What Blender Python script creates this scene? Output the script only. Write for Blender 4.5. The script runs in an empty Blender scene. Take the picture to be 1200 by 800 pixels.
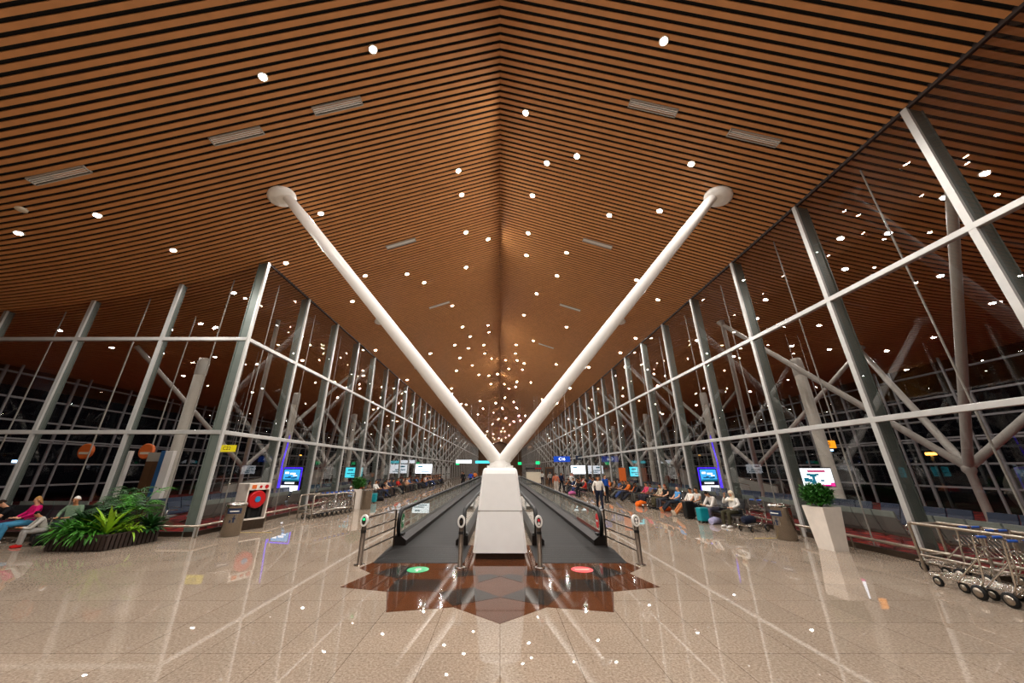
import bpy, math, random
from mathutils import Vector, Matrix
random.seed(7)
PI = math.pi
SC = bpy.context.scene
COL = SC.collection

# ------------------------------------------------------------------ helpers
def lin(h):
    r = [int(h[i:i+2], 16) / 255 for i in (0, 2, 4)]
    return tuple(c / 12.92 if c <= .04045 else ((c + .055) / 1.055) ** 2.4 for c in r) + (1,)

def mat(name, col, rough=.5, metal=0., var=.12, scale=6., emit=None, estr=0., coat=0., spec=.5):
    m = bpy.data.materials.new(name); m.use_nodes = True
    nt = m.node_tree; b = nt.nodes['Principled BSDF']
    c = lin(col) if isinstance(col, str) else tuple(col) + (1,)
    b.inputs['Roughness'].default_value = rough
    b.inputs['Metallic'].default_value = metal
    b.inputs['Specular IOR Level'].default_value = spec
    b.inputs['Coat Weight'].default_value = coat
    if var > 0:
        tc = nt.nodes.new('ShaderNodeTexCoord'); n = nt.nodes.new('ShaderNodeTexNoise')
        n.inputs['Scale'].default_value = scale; n.inputs['Detail'].default_value = 4
        r = nt.nodes.new('ShaderNodeValToRGB')
        r.color_ramp.elements[0].position = .3; r.color_ramp.elements[1].position = .7
        r.color_ramp.elements[0].color = tuple(x * (1 - var) for x in c[:3]) + (1,)
        r.color_ramp.elements[1].color = tuple(min(1, x * (1 + var)) for x in c[:3]) + (1,)
        nt.links.new(tc.outputs['Object'], n.inputs['Vector'])
        nt.links.new(n.outputs['Fac'], r.inputs['Fac'])
        nt.links.new(r.outputs['Color'], b.inputs['Base Color'])
    else:
        b.inputs['Base Color'].default_value = c
    if emit:
        b.inputs['Emission Color'].default_value = lin(emit); b.inputs['Emission Strength'].default_value = estr
    return m

class MB:
    """collects shapes; build() links them as one mesh object"""
    def __init__(s): s.v = []; s.f = []; s.mi = []; s.sm = []
    def add(s, vs, fs, mi=0, smooth=False):
        o = len(s.v); s.v += [tuple(v) for v in vs]
        for f in fs: s.f.append([i + o for i in f]); s.mi.append(mi); s.sm.append(smooth)
        return s
    def box(s, a, b, mi=0, rz=0, piv=None):
        x0, y0, z0 = a; x1, y1, z1 = b
        vs = [(x, y, z) for z in (z0, z1) for x, y in ((x0, y0), (x1, y0), (x1, y1), (x0, y1))]
        if rz:
            p = piv or ((x0 + x1) / 2, (y0 + y1) / 2); c, q = math.cos(rz), math.sin(rz)
            vs = [(p[0] + (x - p[0]) * c - (y - p[1]) * q, p[1] + (x - p[0]) * q + (y - p[1]) * c, z) for x, y, z in vs]
        return s.add(vs, [(3, 2, 1, 0), (4, 5, 6, 7), (0, 1, 5, 4), (1, 2, 6, 5), (2, 3, 7, 6), (3, 0, 4, 7)], mi)
    def prism(s, poly, z0, z1, mi=0):
        n = len(poly)
        vs = [(x, y, z0) for x, y in poly] + [(x, y, z1) for x, y in poly]
        fs = [tuple(range(n))[::-1], tuple(range(n, 2 * n))] + [(i, (i + 1) % n, n + (i + 1) % n, n + i) for i in range(n)]
        return s.add(vs, fs, mi)
    def loft(s, rings, mi=0, smooth=True, cap=True):
        n = len(rings[0]); vs = [p for r in rings for p in r]; fs = []
        for k in range(len(rings) - 1):
            for i in range(n):
                fs.append((k * n + i, k * n + (i + 1) % n, (k + 1) * n + (i + 1) % n, (k + 1) * n + i))
        s.add(vs, fs, mi, smooth)
        if cap: s.add(rings[0], [tuple(range(n))[::-1]], mi); s.add(rings[-1], [tuple(range(n))], mi)
        return s
    def path(s, pts, r, n=8, mi=0, cap=True):
        pts = [Vector(p) for p in pts]; rs = r if isinstance(r, (list, tuple)) else [r] * len(pts)
        t0 = (pts[1] - pts[0]).normalized()
        u = t0.orthogonal().normalized(); rings = []
        for i, p in enumerate(pts):
            a = pts[max(0, i - 1)]; b = pts[min(len(pts) - 1, i + 1)]; t = (b - a).normalized()
            u = (u - t * u.dot(t)).normalized(); w = t.cross(u)
            rings.append([tuple(p + (u * math.cos(2 * PI * k / n) + w * math.sin(2 * PI * k / n)) * rs[i]) for k in range(n)])
        return s.loft(rings, mi, True, cap)
    def tube(s, a, b, r, n=8, mi=0): return s.path([a, b], r, n, mi)
    def bar(s, a, b, w, h, mi=0):
        a, b = Vector(a), Vector(b); t = (b - a).normalized()
        up = Vector((0, 0, 1)) if abs(t.z) < .95 else Vector((0, 1, 0))
        x = t.cross(up).normalized() * w / 2; y = x.cross(t).normalized() * h / 2
        return s.loft([[tuple(p + x * i + y * j) for i, j in ((-1, -1), (1, -1), (1, 1), (-1, 1))] for p in (a, b)], mi, False)
    def lathe(s, prof, c=(0, 0), n=20, mi=0, axis='z'):
        rings = []
        for r, z in prof:
            ring = []
            for k in range(n):
                a = 2 * PI * k / n; q = (r * math.cos(a), r * math.sin(a))
                if axis == 'z': ring.append((c[0] + q[0], c[1] + q[1], z))
                elif axis == 'x': ring.append((z, c[0] + q[0], c[1] + q[1]))
                else: ring.append((c[0] + q[0], z, c[1] + q[1]))
            rings.append(ring)
        return s.loft(rings, mi, True)
    def ball(s, c, r, n=10, m=7, mi=0):
        rx, ry, rz = r if isinstance(r, (tuple, list)) else (r, r, r); rings = []
        for j in range(m + 1):
            a = -PI / 2 + PI * j / m; q = max(math.cos(a), .02)
            rings.append([(c[0] + rx * q * math.cos(2 * PI * k / n), c[1] + ry * q * math.sin(2 * PI * k / n), c[2] + rz * math.sin(a)) for k in range(n)])
        return s.loft(rings, mi)
    def face(s, vs, mi=0): return s.add(vs, [tuple(range(len(vs)))], mi)
    def build(s, name, m, parent=None, bevel=0, loc=None):
        me = bpy.data.meshes.new(name); me.from_pydata(s.v, [], s.f)
        for q in (m if isinstance(m, (list, tuple)) else [m]): me.materials.append(q)
        me.polygons.foreach_set('material_index', s.mi); me.polygons.foreach_set('use_smooth', s.sm); me.update()
        o = bpy.data.objects.new(name, me); COL.objects.link(o)
        if parent: o.parent = parent
        if loc: o.location = loc
        if bevel:
            b = o.modifiers.new('Bevel', 'BEVEL'); b.width = bevel; b.segments = 2; b.limit_method = 'ANGLE'
        return o

def tag(o, label=None, cat=None, group=None, kind=None):
    for k, v in (('label', label), ('category', cat), ('group', group), ('kind', kind)):
        if v: o[k] = v
    return o
def thing(name, label, cat, loc=(0, 0, 0), rz=0, group=None, kind='thing'):
    o = bpy.data.objects.new(name, None); COL.objects.link(o); o.empty_display_size = .1
    o.location = loc; o.rotation_euler = (0, 0, rz)
    return tag(o, label, cat, group, kind)
def dup(o, parent=None, loc=None, rz=None, label=None, group=None):
    c = o.copy(); COL.objects.link(c)
    if parent: c.parent = parent
    if loc is not None: c.location = loc
    if rz is not None: c.rotation_euler = (0, 0, rz)
    if label: c['label'] = label
    if group: c['group'] = group
    for ch in list(o.children): dup(ch, c)
    return c
ORD = ['first', 'second', 'third', 'fourth', 'fifth', 'sixth', 'seventh', 'eighth', 'ninth', 'tenth', 'eleventh', 'twelfth', 'thirteenth',
       'fourteenth', 'fifteenth', 'sixteenth', 'seventeenth', 'eighteenth', 'nineteenth', 'twentieth'] + \
      ['twenty-' + w for w in ('first', 'second', 'third', 'fourth', 'fifth', 'sixth', 'seventh', 'eighth', 'ninth')] + ['thirtieth'] + \
      ['thirty-' + w for w in ('first', 'second', 'third', 'fourth', 'fifth', 'sixth', 'seventh', 'eighth', 'ninth')]
def text(body, size, m, parent, loc, rot, name='lettering', extrude=.004, align='CENTER'):
    c = bpy.data.curves.new(name, 'FONT'); c.body = body; c.size = size; c.extrude = extrude
    c.align_x = align; c.align_y = 'CENTER'
    t = bpy.data.objects.new(name, c); COL.objects.link(t)
    dg = bpy.context.evaluated_depsgraph_get(); me = bpy.data.meshes.new_from_object(t.evaluated_get(dg))
    bpy.data.objects.remove(t); me.materials.clear(); me.materials.append(m)
    o = bpy.data.objects.new(name, me); COL.objects.link(o); o.parent = parent; o.location = loc; o.rotation_euler = rot
    return o

# ------------------------------------------------------------------ measures
CAM_Z = 2.1; PITCH = math.radians(20.3); F = 400.; U0 = 586.
XW = 10.0            # glass walls of the hall
BAY = 3.36; Y_FIRST = 5.92 - 4 * BAY
Y_CORNER = 5.92 + 2 * BAY
Y_END = 168.; Y_BACK = -9.
X_OUT = 24.4
SLOPE = .345; X_BEND = 10.7
def ceil_z(x):
    x = abs(x); z0 = 13.85
    if x <= X_BEND: return z0 - SLOPE * x
    z = z0 - SLOPE * X_BEND; d = x - X_BEND; L = 9.1; k = (SLOPE - .1) / L
    if d <= L: return z - SLOPE * d + k * d * d / 2
    return z - SLOPE * L + k * L * L / 2 - .1 * (d - L)
cp, sp = math.cos(PITCH), math.sin(PITCH)
def ray(u, v):
    x = (u - U0) / F; y = (400 - v) / F
    return x, cp - y * sp, sp + y * cp
def on_ceiling(u, v):
    d = ray(u, v); lo, hi = .1, 400.
    for _ in range(60):
        t = (lo + hi) / 2
        if CAM_Z + d[2] * t < ceil_z(d[0] * t): lo = t
        else: hi = t
    return d[0] * lo, d[1] * lo

# ------------------------------------------------------------------ materials
M = {}
M['white'] = mat('white_enamel', 'efece6', .28, var=.02)
M['panel_white'] = mat('white_panel', 'fbfaf7', .3, var=.015, coat=.3)
M['steel'] = mat('brushed_steel', 'a59a8c', .3, .9, var=.1, scale=20)
M['dark_steel'] = mat('dark_bronze_steel', '574b41', .32, .85, var=.12, scale=15)
M['chrome'] = mat('chrome', 'd5d0c8', .15, 1., var=.03)
M['rubber'] = mat('black_rubber', '0a0a0a', .5, var=.2, spec=.3)
M['black'] = mat('black_plastic', '0a0a0b', .4, var=.2)
M['mullion'] = mat('grey_green_aluminium', '69736c', .45, .2, var=.05)
M['mullion_cap'] = mat('pale_aluminium', 'bdbcb8', .35, .3, var=.04)
M['facade'] = mat('facade_steel', '9a9b9c', .4, .2, var=.06)
M['strut'] = mat('pale_grey_paint', 'a8a49b', .4, var=.04)
M['ac'] = mat('beige_grey_paint', 'a49e92', .45, .1, var=.05)
M['slat'] = mat('copper_brown_slat', (.56, .245, .082), .45, .0, var=.08, scale=3)
M['void'] = mat('flat_black', '040404', .9, var=.3)  # flat black that puts the shade of gaps into the colour
M['timber'] = mat('dark_timber', '2a1c15', .55, var=.35, scale=9)
M['soil'] = mat('soil', '20160f', .95, var=.4, scale=30)
M['leaf_dark'] = mat('leaf_dark_green', '1f4a1c', .45, var=.4, scale=8)
M['leaf_mid'] = mat('leaf_mid_green', '3f7f22', .42, var=.35, scale=8)
M['leaf_lime'] = mat('leaf_lime_green', '86b022', .4, var=.3, scale=8)
M['leaf_topiary'] = mat('leaf_topiary', '2f6a1e', .5, var=.45, scale=10)
M['stem'] = mat('plant_stem', '4a3a22', .8, var=.3)
M['seat_grey'] = mat('seat_grey_vinyl', '767a74', .45, var=.08)
M['seat_pale'] = mat('seat_headband', '8f9a92', .45, var=.06)
M['seat_navy'] = mat('seat_navy_vinyl', '25344c', .45, var=.1)
M['seat_black'] = mat('seat_black_vinyl', '141416', .42, var=.15)
M['granite_brown'] = None
M['planter'] = mat('planter_white', 'ded5ca', .45, var=.05)
M['bin_label'] = mat('navy_label', '1a2b48', .4, var=.05)
M['red'] = mat('fire_red', 'b80f16', .35, var=.05)
M['blue'] = mat('hub_blue', '2a7fb0', .35, var=.05)
M['orange'] = mat('sign_orange', 'd8692a', .4, var=.06)
M['grip'] = mat('grip_blue', '1c4fa8', .4, var=.1)
M['teal'] = mat('teal_shell', '0a8b96', .35, var=.06)
M['ivory'] = mat('ivory_panel', 'd8ccb6', .4, var=.04)
M['brown_panel'] = mat('brown_cabinet', '5a3a1c', .5, var=.12)
M['pylon_blue'] = mat('pylon_blue', '2f5f92', .35, var=.05)
M['carpet'] = None
def emis(name, col, s):
    m = bpy.data.materials.new(name); m.use_nodes = True; nt = m.node_tree; nt.nodes.clear()
    e = nt.nodes.new('ShaderNodeEmission'); o = nt.nodes.new('ShaderNodeOutputMaterial')
    e.inputs[0].default_value = lin(col); e.inputs[1].default_value = s; nt.links.new(e.outputs[0], o.inputs[0]); return m
M['lamp'] = emis('lamp_lens', 'fffaf4', 1400.)
M['lamp_far'] = emis('lamp_lens_lounge', 'fff6f0', 430.)
M['e_white'] = emis('screen_white', 'f4f8ff', 2.2)
M['e_sky'] = emis('screen_sky_blue', '3fa6e6', 1.6)
M['e_navy'] = emis('screen_navy', '1a5f90', .9)
M['e_cyan'] = emis('screen_cyan', '49c8d8', 1.8)
M['e_magenta'] = emis('screen_magenta', 'e0208c', 1.5)
M['e_pinkred'] = emis('screen_rose', 'c8507c', 1.2)
M['e_teal'] = emis('screen_teal', '1d7f9a', .9)
M['e_purple'] = emis('led_violet', '4a2cff', 2.2)
M['e_yellow'] = emis('sign_yellow', 'd8c020', 1.1)
M['e_amber'] = emis('sign_amber', 'ff9a20', 1.6)
M['e_green'] = emis('sign_green', '20c878', 1.6)
M['e_blue'] = emis('sign_blue', '2048b0', 1.)
M['e_warm'] = emis('apron_lamp', 'ffb040', 14.)
M['e_cool'] = emis('apron_lamp_cool', '9fd0ff', 10.)
M['sticker_green'] = mat('sticker_green', '12a866', .35, var=.04)
M['sticker_red'] = mat('sticker_red', 'e0202c', .35, var=.04)
M['sign_dark_green'] = mat('sign_dark_green', '0f6a3c', .4, var=.04)
M['print_brown'] = mat('print_brown', '6a3d30', .5, var=.05)
M['paint_yellow'] = mat('floor_tape_yellow', 'b49a3c', .5, var=.1)
M['maroon'] = mat('maroon_strip', '6e2a1c', .4, var=.08)

def nodes(name):
    m = bpy.data.materials.new(name); m.use_nodes = True
    nt = m.node_tree
    return m, nt, nt.nodes['Principled BSDF'], nt.nodes.new, nt.links.new
def ramp(N, stops):
    r = N('ShaderNodeValToRGB'); e = r.color_ramp.elements
    while len(e) < len(stops): e.new(.5)
    for q, (p, c) in zip(e, stops): q.position = p; q.color = lin(c) if isinstance(c, str) else (c, c, c, 1)
    return r
# polished beige granite in large squares
m, nt, b, N, L = nodes('beige_granite'); M['floor'] = m
tc = N('ShaderNodeTexCoord')
n1 = N('ShaderNodeTexNoise'); n1.inputs['Scale'].default_value = 34; n1.inputs['Detail'].default_value = 6; n1.inputs['Roughness'].default_value = .75
n2 = N('ShaderNodeTexNoise'); n2.inputs['Scale'].default_value = .7; n2.inputs['Detail'].default_value = 3
L(tc.outputs['Object'], n1.inputs['Vector']); L(tc.outputs['Object'], n2.inputs['Vector'])
r1 = ramp(N, [(.3, '564b41'), (.42, '907f6f'), (.52, 'a19180'), (.68, 'bcad9b')])
L(n1.outputs['Fac'], r1.inputs['Fac'])
r2 = ramp(N, [(.35, .9), (.65, 1.)]); L(n2.outputs['Fac'], r2.inputs['Fac'])
mx = N('ShaderNodeMixRGB'); mx.blend_type = 'MULTIPLY'; mx.inputs[0].default_value = 1; L(r1.outputs[0], mx.inputs[1]); L(r2.outputs[0], mx.inputs[2])
br = N('ShaderNodeTexBrick'); br.offset = 0; br.squash = 1
for k, v in (('Scale', 1.), ('Mortar Size', .004), ('Mortar Smooth', .1), ('Brick Width', .9), ('Row Height', .87)): br.inputs[k].default_value = v
br.inputs['Color1'].default_value = (1, 1, 1, 1); br.inputs['Color2'].default_value = (.9, .9, .9, 1); br.inputs['Mortar'].default_value = (.38, .34, .3, 1)
mp = N('ShaderNodeMapping'); mp.inputs['Location'].default_value = (0, -5.17 + .87 * 6, 0); L(tc.outputs['Object'], mp.inputs['Vector']); L(mp.outputs[0], br.inputs['Vector'])
mx2 = N('ShaderNodeMixRGB'); mx2.blend_type = 'MULTIPLY'; mx2.inputs[0].default_value = 1; L(mx.outputs[0], mx2.inputs[1]); L(br.outputs[0], mx2.inputs[2])
L(mx2.outputs[0], b.inputs['Base Color'])
r3 = ramp(N, [(.3, .004), (.7, .014)]); L(n2.outputs['Fac'], r3.inputs['Fac']); L(r3.outputs[0], b.inputs['Roughness'])
# brown and black polished granite
def granite(name, a, c):
    m, nt, b, N, L = nodes(name); tc = N('ShaderNodeTexCoord'); n = N('ShaderNodeTexNoise')
    n.inputs['Scale'].default_value = 60; n.inputs['Detail'].default_value = 5; L(tc.outputs['Object'], n.inputs['Vector'])
    r = ramp(N, [(.35, a), (.65, c)]); L(n.outputs['Fac'], r.inputs['Fac']); L(r.outputs[0], b.inputs['Base Color'])
    b.inputs['Roughness'].default_value = .05; b.inputs['Specular IOR Level'].default_value = .4; return m
M['granite_brown'] = granite('brown_granite', '391d10', '68402a')
M['granite_black'] = granite('black_granite', '1f1d1c', '322f2d')
# red patterned carpet
m, nt, b, N, L = nodes('red_carpet'); M['carpet'] = m
tc = N('ShaderNodeTexCoord'); vo = N('ShaderNodeTexVoronoi'); vo.inputs['Scale'].default_value = 3.4
L(tc.outputs['Object'], vo.inputs['Vector'])
r = ramp(N, [(.1, 'c8642e'), (.2, 'a82618'), (.45, '8c1412'), (.7, '4c090c')]); L(vo.outputs['Distance'], r.inputs['Fac']); L(r.outputs[0], b.inputs['Base Color'])
b.inputs['Roughness'].default_value = .95
# ribbed pallets of the moving walkway
m, nt, b, N, L = nodes('walkway_pallets'); M['pallet'] = m
tc = N('ShaderNodeTexCoord'); sx = N('ShaderNodeSeparateXYZ'); L(tc.outputs['Object'], sx.inputs[0])
md = N('ShaderNodeMath'); md.operation = 'FRACT'; mu = N('ShaderNodeMath'); mu.operation = 'MULTIPLY'; mu.inputs[1].default_value = 2.5
L(sx.outputs['Y'], mu.inputs[0]); L(mu.outputs[0], md.inputs[0])
r = ramp(N, [(0, '0c0b0b'), (.06, '1d1c1c'), (.5, '252322'), (.96, '1d1c1c')]); L(md.outputs[0], r.inputs['Fac']); L(r.outputs[0], b.inputs['Base Color'])
b.inputs['Roughness'].default_value = .55; b.inputs['Specular IOR Level'].default_value = .12
M['plate'] = mat('landing_plate', '191716', .5, 0, var=.12, scale=25, spec=.12)
M['skirt'] = mat('skirt_dark_bronze', '1c1613', .5, 0, var=.1, spec=.2)
M['bin'] = mat('bin_steel', '8e867c', .22, .95, var=.06)
# glass: what passes through plus a fresnel reflection
def glass(name, tint, ior, rough=.0):
    m = bpy.data.materials.new(name); m.use_nodes = True; nt = m.node_tree; nt.nodes.clear(); N = nt.nodes.new; L = nt.links.new
    t = N('ShaderNodeBsdfTransparent'); t.inputs[0].default_value = tint + (1,)
    g = N('ShaderNodeBsdfGlossy'); g.inputs['Roughness'].default_value = rough; g.inputs[0].default_value = (.95, .95, .95, 1)
    lw = N('ShaderNodeLayerWeight'); lw.inputs[0].default_value = .5; pw = N('ShaderNodeMath'); pw.operation = 'POWER'; pw.inputs[1].default_value = 4.2
    f = N('ShaderNodeMath'); f.operation = 'MULTIPLY_ADD'; f.inputs[1].default_value = .8; f.inputs[2].default_value = ior; L(lw.outputs['Facing'], pw.inputs[0]); L(pw.outputs[0], f.inputs[0])
    mx = N('ShaderNodeMixShader'); o = N('ShaderNodeOutputMaterial')
    L(f.outputs[0], mx.inputs[0]); L(t.outputs[0], mx.inputs[1]); L(g.outputs[0], mx.inputs[2]); L(mx.outputs[0], o.inputs[0]); return m
M['glass'] = glass('wall_glass', (.76, .75, .745), .05)
M['glass_out'] = glass('facade_glass', (.6, .63, .63), .04)
M['glass_bal'] = glass('balustrade_glass', (.93, .97, .945), .035)

# ------------------------------------------------------------------ setting
o = MB().face([(-XW, Y_BACK, 0), (XW, Y_BACK, 0), (XW, Y_END, 0), (-XW, Y_END, 0)]).face([(-30, Y_BACK, 0), (-XW, Y_BACK, 0), (-XW, Y_CORNER, 0), (-30, Y_CORNER, 0)]).build('floor', M['floor'])
tag(o, 'polished beige speckled granite floor of the hall', 'floor', kind='structure')
for side, sx_, y0 in (('right', 1, Y_BACK), ('left', -1, Y_CORNER)):
    xo = X_OUT if sx_ > 0 else 32
    o = MB().box((min(sx_ * XW, sx_ * xo), y0, -.05), (max(sx_ * XW, sx_ * xo), Y_END, .0)).build('floor_' + side, M['carpet'])
    tag(o, 'red patterned carpet behind the %s glass wall' % side, 'carpet', kind='structure')

# slatted ceiling: each slat a channel, shade of the gaps put into a black sheet behind
mb = MB(); xs = [-31, -27, -20, -18.5, -17, -15.5, -14, -12.5, -10.7, 0, 10.7, 12.5, 14, 15.5, 17, 18.5, 20, 27, 31]
y = Y_BACK; n = len(xs)
while y < Y_END:
    vs = []
    for x in xs:
        z = ceil_z(x); vs += [(x, y, z + .035), (x, y, z), (x, y + .116, z), (x, y + .116, z + .035)]
    fs = []
    for i in range(n - 1):
        for k in range(3): fs.append((i * 4 + k, i * 4 + k + 1, i * 4 + 4 + k + 1, i * 4 + 4 + k))
    mb.add(vs, fs); y += .2
vs = []
for x in xs: vs += [(x, Y_BACK, ceil_z(x) + .06), (x, Y_END, ceil_z(x) + .06)]
mb.add(vs, [(2 * i, 2 * i + 1, 2 * i + 3, 2 * i + 2) for i in range(n - 1)], 1)
tag(mb.build('ceiling', [M['slat'], M['void']]), 'pitched ceiling of copper brown slats with dark gaps', 'ceiling', kind='structure')

def mullion_mb(x, y, sx_, along):           # fin behind the glass and pale cap in front
    z = ceil_z(x) - .02 if along == 'y' else ceil_z(x) - .02
    if along == 'y':
        a = MB().box((min(x, x + sx_ * .34), y - .03, 0), (max(x, x + sx_ * .34), y + .03, z)).box((min(x + sx_ * .31, x + sx_ * .34), y - .055, 0), (max(x + sx_ * .31, x + sx_ * .34), y + .055, z))
        c = MB().box((min(x - sx_ * .07, x - sx_ * .004), y - .065, 0), (max(x - sx_ * .07, x - sx_ * .004), y + .065, z))
    else:
        a = MB().box((x - .03, y, 0), (x + .03, y + .2, z)).box((x - .045, y + .18, 0), (x + .045, y + .2, z))
        c = MB().box((x - .065, y - .07, 0), (x + .065, y - .004, z))
    return a, c
T1, T2 = 6.87, 3.3
for side, sx_ in (('right', 1), ('left', -1)):
    w = thing('wall_' + side, 'long glazed wall with leaning mullions on the %s of the hall' % side, 'glass wall', kind='structure')
    k = 0; X = sx_ * XW
    while True:
        y = Y_FIRST + BAY * k; k += 1
        if sx_ < 0 and y < Y_CORNER - .1: continue
        if y > Y_END - 2: break
        a, c = mullion_mb(X, y, sx_, 'y'); q = a.build('mullion', M['mullion'], w); c.build('mullion_cap', M['mullion_cap'], q)
        zc = ceil_z(X) - .02
        MB().face([(X, y, .12), (X, y + BAY, .12), (X, y + BAY, zc), (X, y, zc)]).build('pane', M['glass'], w)
        if y < 75:
            MB().tube((X + sx_ * .5, y + BAY / 2, 0), (X + sx_ * .5, y + BAY / 2, ceil_z(X + sx_ * .5)), .022, 6).build('tension_rod', M['strut'], w)
    y0 = Y_FIRST if sx_ > 0 else Y_CORNER
    for z in (T1, T2):
        MB().box((X - .075, y0, z - .07), (X + .075, Y_END, z + .07)).build('transom', M['mullion_cap'], w, .01)
    MB().box((X - .04, y0, ceil_z(XW) - .06), (X + .04, Y_END, ceil_z(XW) + .1)).build('head_channel', M['timber'], w)
    MB().box((X - .05, y0, 0), (X + .05, Y_END, .14)).build('sill', M['dark_steel'], w)
w = thing('wall_front', 'glazed return wall facing the hall on the left', 'glass wall', kind='structure')
for k in range(1, 7):
    x = -XW - BAY * k
    a, c = mullion_mb(x, Y_CORNER, 1, 'x'); q = a.build('mullion', M['mullion'], w); c.build('mullion_cap', M['mullion_cap'], q)
    mid = x + BAY / 2
    MB().tube((mid, Y_CORNER + .5, 0), (mid, Y_CORNER + .5, ceil_z(mid)), .022, 6).build('tension_rod', M['strut'], w)
    vs = [(x, Y_CORNER, .12), (x + BAY, Y_CORNER, .12)] + [(x + BAY - BAY * i / 6, Y_CORNER, ceil_z(x + BAY - BAY * i / 6) - .02) for i in range(7)]
    MB().face(vs).build('pane', M['glass'], w)
for z in (T1, T2): MB().box((-32, Y_CORNER - .075, z - .07), (-XW, Y_CORNER + .075, z + .07)).build('transom', M['mullion_cap'], w, .01)
MB().box((-32, Y_CORNER - .05, 0), (-XW, Y_CORNER + .05, .14)).build('sill', M['dark_steel'], w)

# outer facade of the lounges: paired tubes, rails, dark glass to the night
for side, sx_, y0 in (('right', 1, -6), ('left', -1, Y_CORNER + 2)):
    w = thing('wall_outer_' + side, 'outer facade of steel posts and rails on the %s, night beyond' % side, 'facade', kind='structure')
    xo = sx_ * (X_OUT if sx_ > 0 else 27.); zt = ceil_z(xo)
    y = y0
    while y < 120:
        MB().tube((xo, y, 0), (xo, y, zt), .085, 8).tube((xo - sx_ * .75, y + .1, 0), (xo - sx_ * .75, y + .1, zt), .06, 8).build('post', M['facade'], w)
        y += BAY
    for z in (1.13, 2.3, 3.5, 4.6, 5.8, 7.1):
        MB().box((xo - .06, y0, z - .05), (xo + .06, 120, z + .05)).build('rail', M['facade'], w)
    MB().box((min(xo - sx_ * .7, xo - sx_ * .8), y0, 3.55), (max(xo - sx_ * .7, xo - sx_ * .8), 120, 3.63)).build('rail', M['facade'], w)
    MB().face([(xo + sx_ * .08, y0, 0), (xo + sx_ * .08, Y_END, 0), (xo + sx_ * .08, Y_END, zt), (xo + sx_ * .08, y0, zt)]).build('pane', M['glass_out'], w)
w = thing('wall_end', 'brown wall closing the far end of the hall', 'wall', kind='structure')
MB().box((-32, Y_END, 0), (32, Y_END + .2, 14)).build('panel', M['brown_panel'], w)
o = MB().box((-120, -40, -4.2), (120, 220, -4)).build('ground', mat('apron_asphalt', '2b2b2c', .8, var=.2, scale=.3)); tag(o, 'dark airport apron outside in the night', 'ground', kind='structure')

# star shaped inlay and its black lozenges
star = [(0, 6.0), (.75, 6.62), (1.77, 6.42), (2.05, 7.36), (3.0, 7.6), (2.74, 8.5), (3.14, 8.9), (3.0, 9.42)]
star = star + [(-x, y) for x, y in reversed(star) if x > 0]
mb = MB().prism(star, 0, .004).box((-.97, 9.415, 0), (.97, 11.3, .004))
for poly in ([(2.69, 8.5), (2.25, 9.1), (1.75, 8.85), (2.05, 8.12)], [(2.06, 8.07), (1.16, 8.07), (1.14, 7.36), (2.05, 7.36)],
             [(1.13, 7.31), (.5, 7.58), (.0, 7.06), (.77, 6.67)], [(1.48, 8.8), (1.0, 8.97), (.69, 8.95), (.8, 8.8)],
             [(1.1, 8.2), (.85, 8.69), (.51, 8.69), (.5, 8.34)], [(.46, 8.34), (.2, 8.44), (.0, 8.27), (.42, 7.87)]):
    for s in (1, -1):
        p = [(s * x, y) for x, y in poly]; mb.prism(p if s < 0 else p, .004, .006, 1)
o = mb.build('floor_medallion', [M['granite_brown'], M['granite_black']]); tag(o, 'star shaped brown and black granite inlay in the floor', 'floor inlay', kind='structure')

# ------------------------------------------------------------------ V columns with clad bases
def v_column(y, label, group):
    t = thing('v_column', label, 'column', (0, y, 0), 0, group)
    rings = []
    for z, hw, yf, yb in ((.14, .67, -.62, .62), (1.05, .575, -.52, .6), (1.07, .573, -.52, .6), (1.95, .475, -.42, .55), (2.05, .455, -.38, .52), (2.1, .41, -.33, .47)):
        r = .06; rings.append([(-hw + r, yf, z), (hw - r, yf, z), (hw, yf + r, z), (hw, yb - r, z), (hw - r, yb, z), (-hw + r, yb, z), (-hw, yb - r, z), (-hw, yf + r, z)])
    MB().loft(rings[:2], 0, False).build('lower_cladding', M['panel_white'], t)
    MB().loft(rings[2:], 0, False).build('upper_cladding', M['panel_white'], t)
    MB().box((-.6, -.56, 0), (.6, .6, .14)).build('plinth', M['dark_steel'], t); MB().box((-.568, -.51, 1.048), (.568, .59, 1.072), 0).build('joint_strip', M['ac'], t)
    MB().lathe([(.3, 2.08), (.3, 2.2), (.24, 2.26), (.24, 2.3)], (0, .05), 24).box((-.36, -.2, 2.1), (.36, .3, 2.16)).build('collar', M['white'], t)
    for s in (-1, 1):
        top = Vector((s * 7.6, -.62, ceil_z(7.6) - .06)); bot = Vector((s * .02, .05, 2.2)); d = (top - bot).normalized()
        a = MB().path([bot, bot + d * .6, top - d * 1.2, top], [.185, .19, .185, .16], 20).build('arm', M['white'], t)
        nrm = Vector((s * SLOPE, 0, 1)).normalized(); uu = Vector((0, 1, 0)); ww = nrm.cross(uu); c = Vector((s * 7.75, -.65, ceil_z(7.75) - .05))
        ring = lambda r, h: [tuple(c + (uu * math.cos(2 * PI * k / 24) + ww * math.sin(2 * PI * k / 24)) * r + nrm * h) for k in range(24)]
        MB().loft([ring(.2, -.12), ring(.38, -.09), ring(.45, -.03), ring(.45, .05)]).build('ceiling_plate', M['white'], t)
    return t
v1 = v_column(10.25, 'white V shaped column on a tall white box at the walkway entrance', 'V columns down the middle of the hall')
for k in range(1, 13):
    dup(v1, None, (0, 10.25 + 10.9 * k, 0), None, 'white V column hidden behind the front one, %s in the line' % ORD[k])

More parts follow.
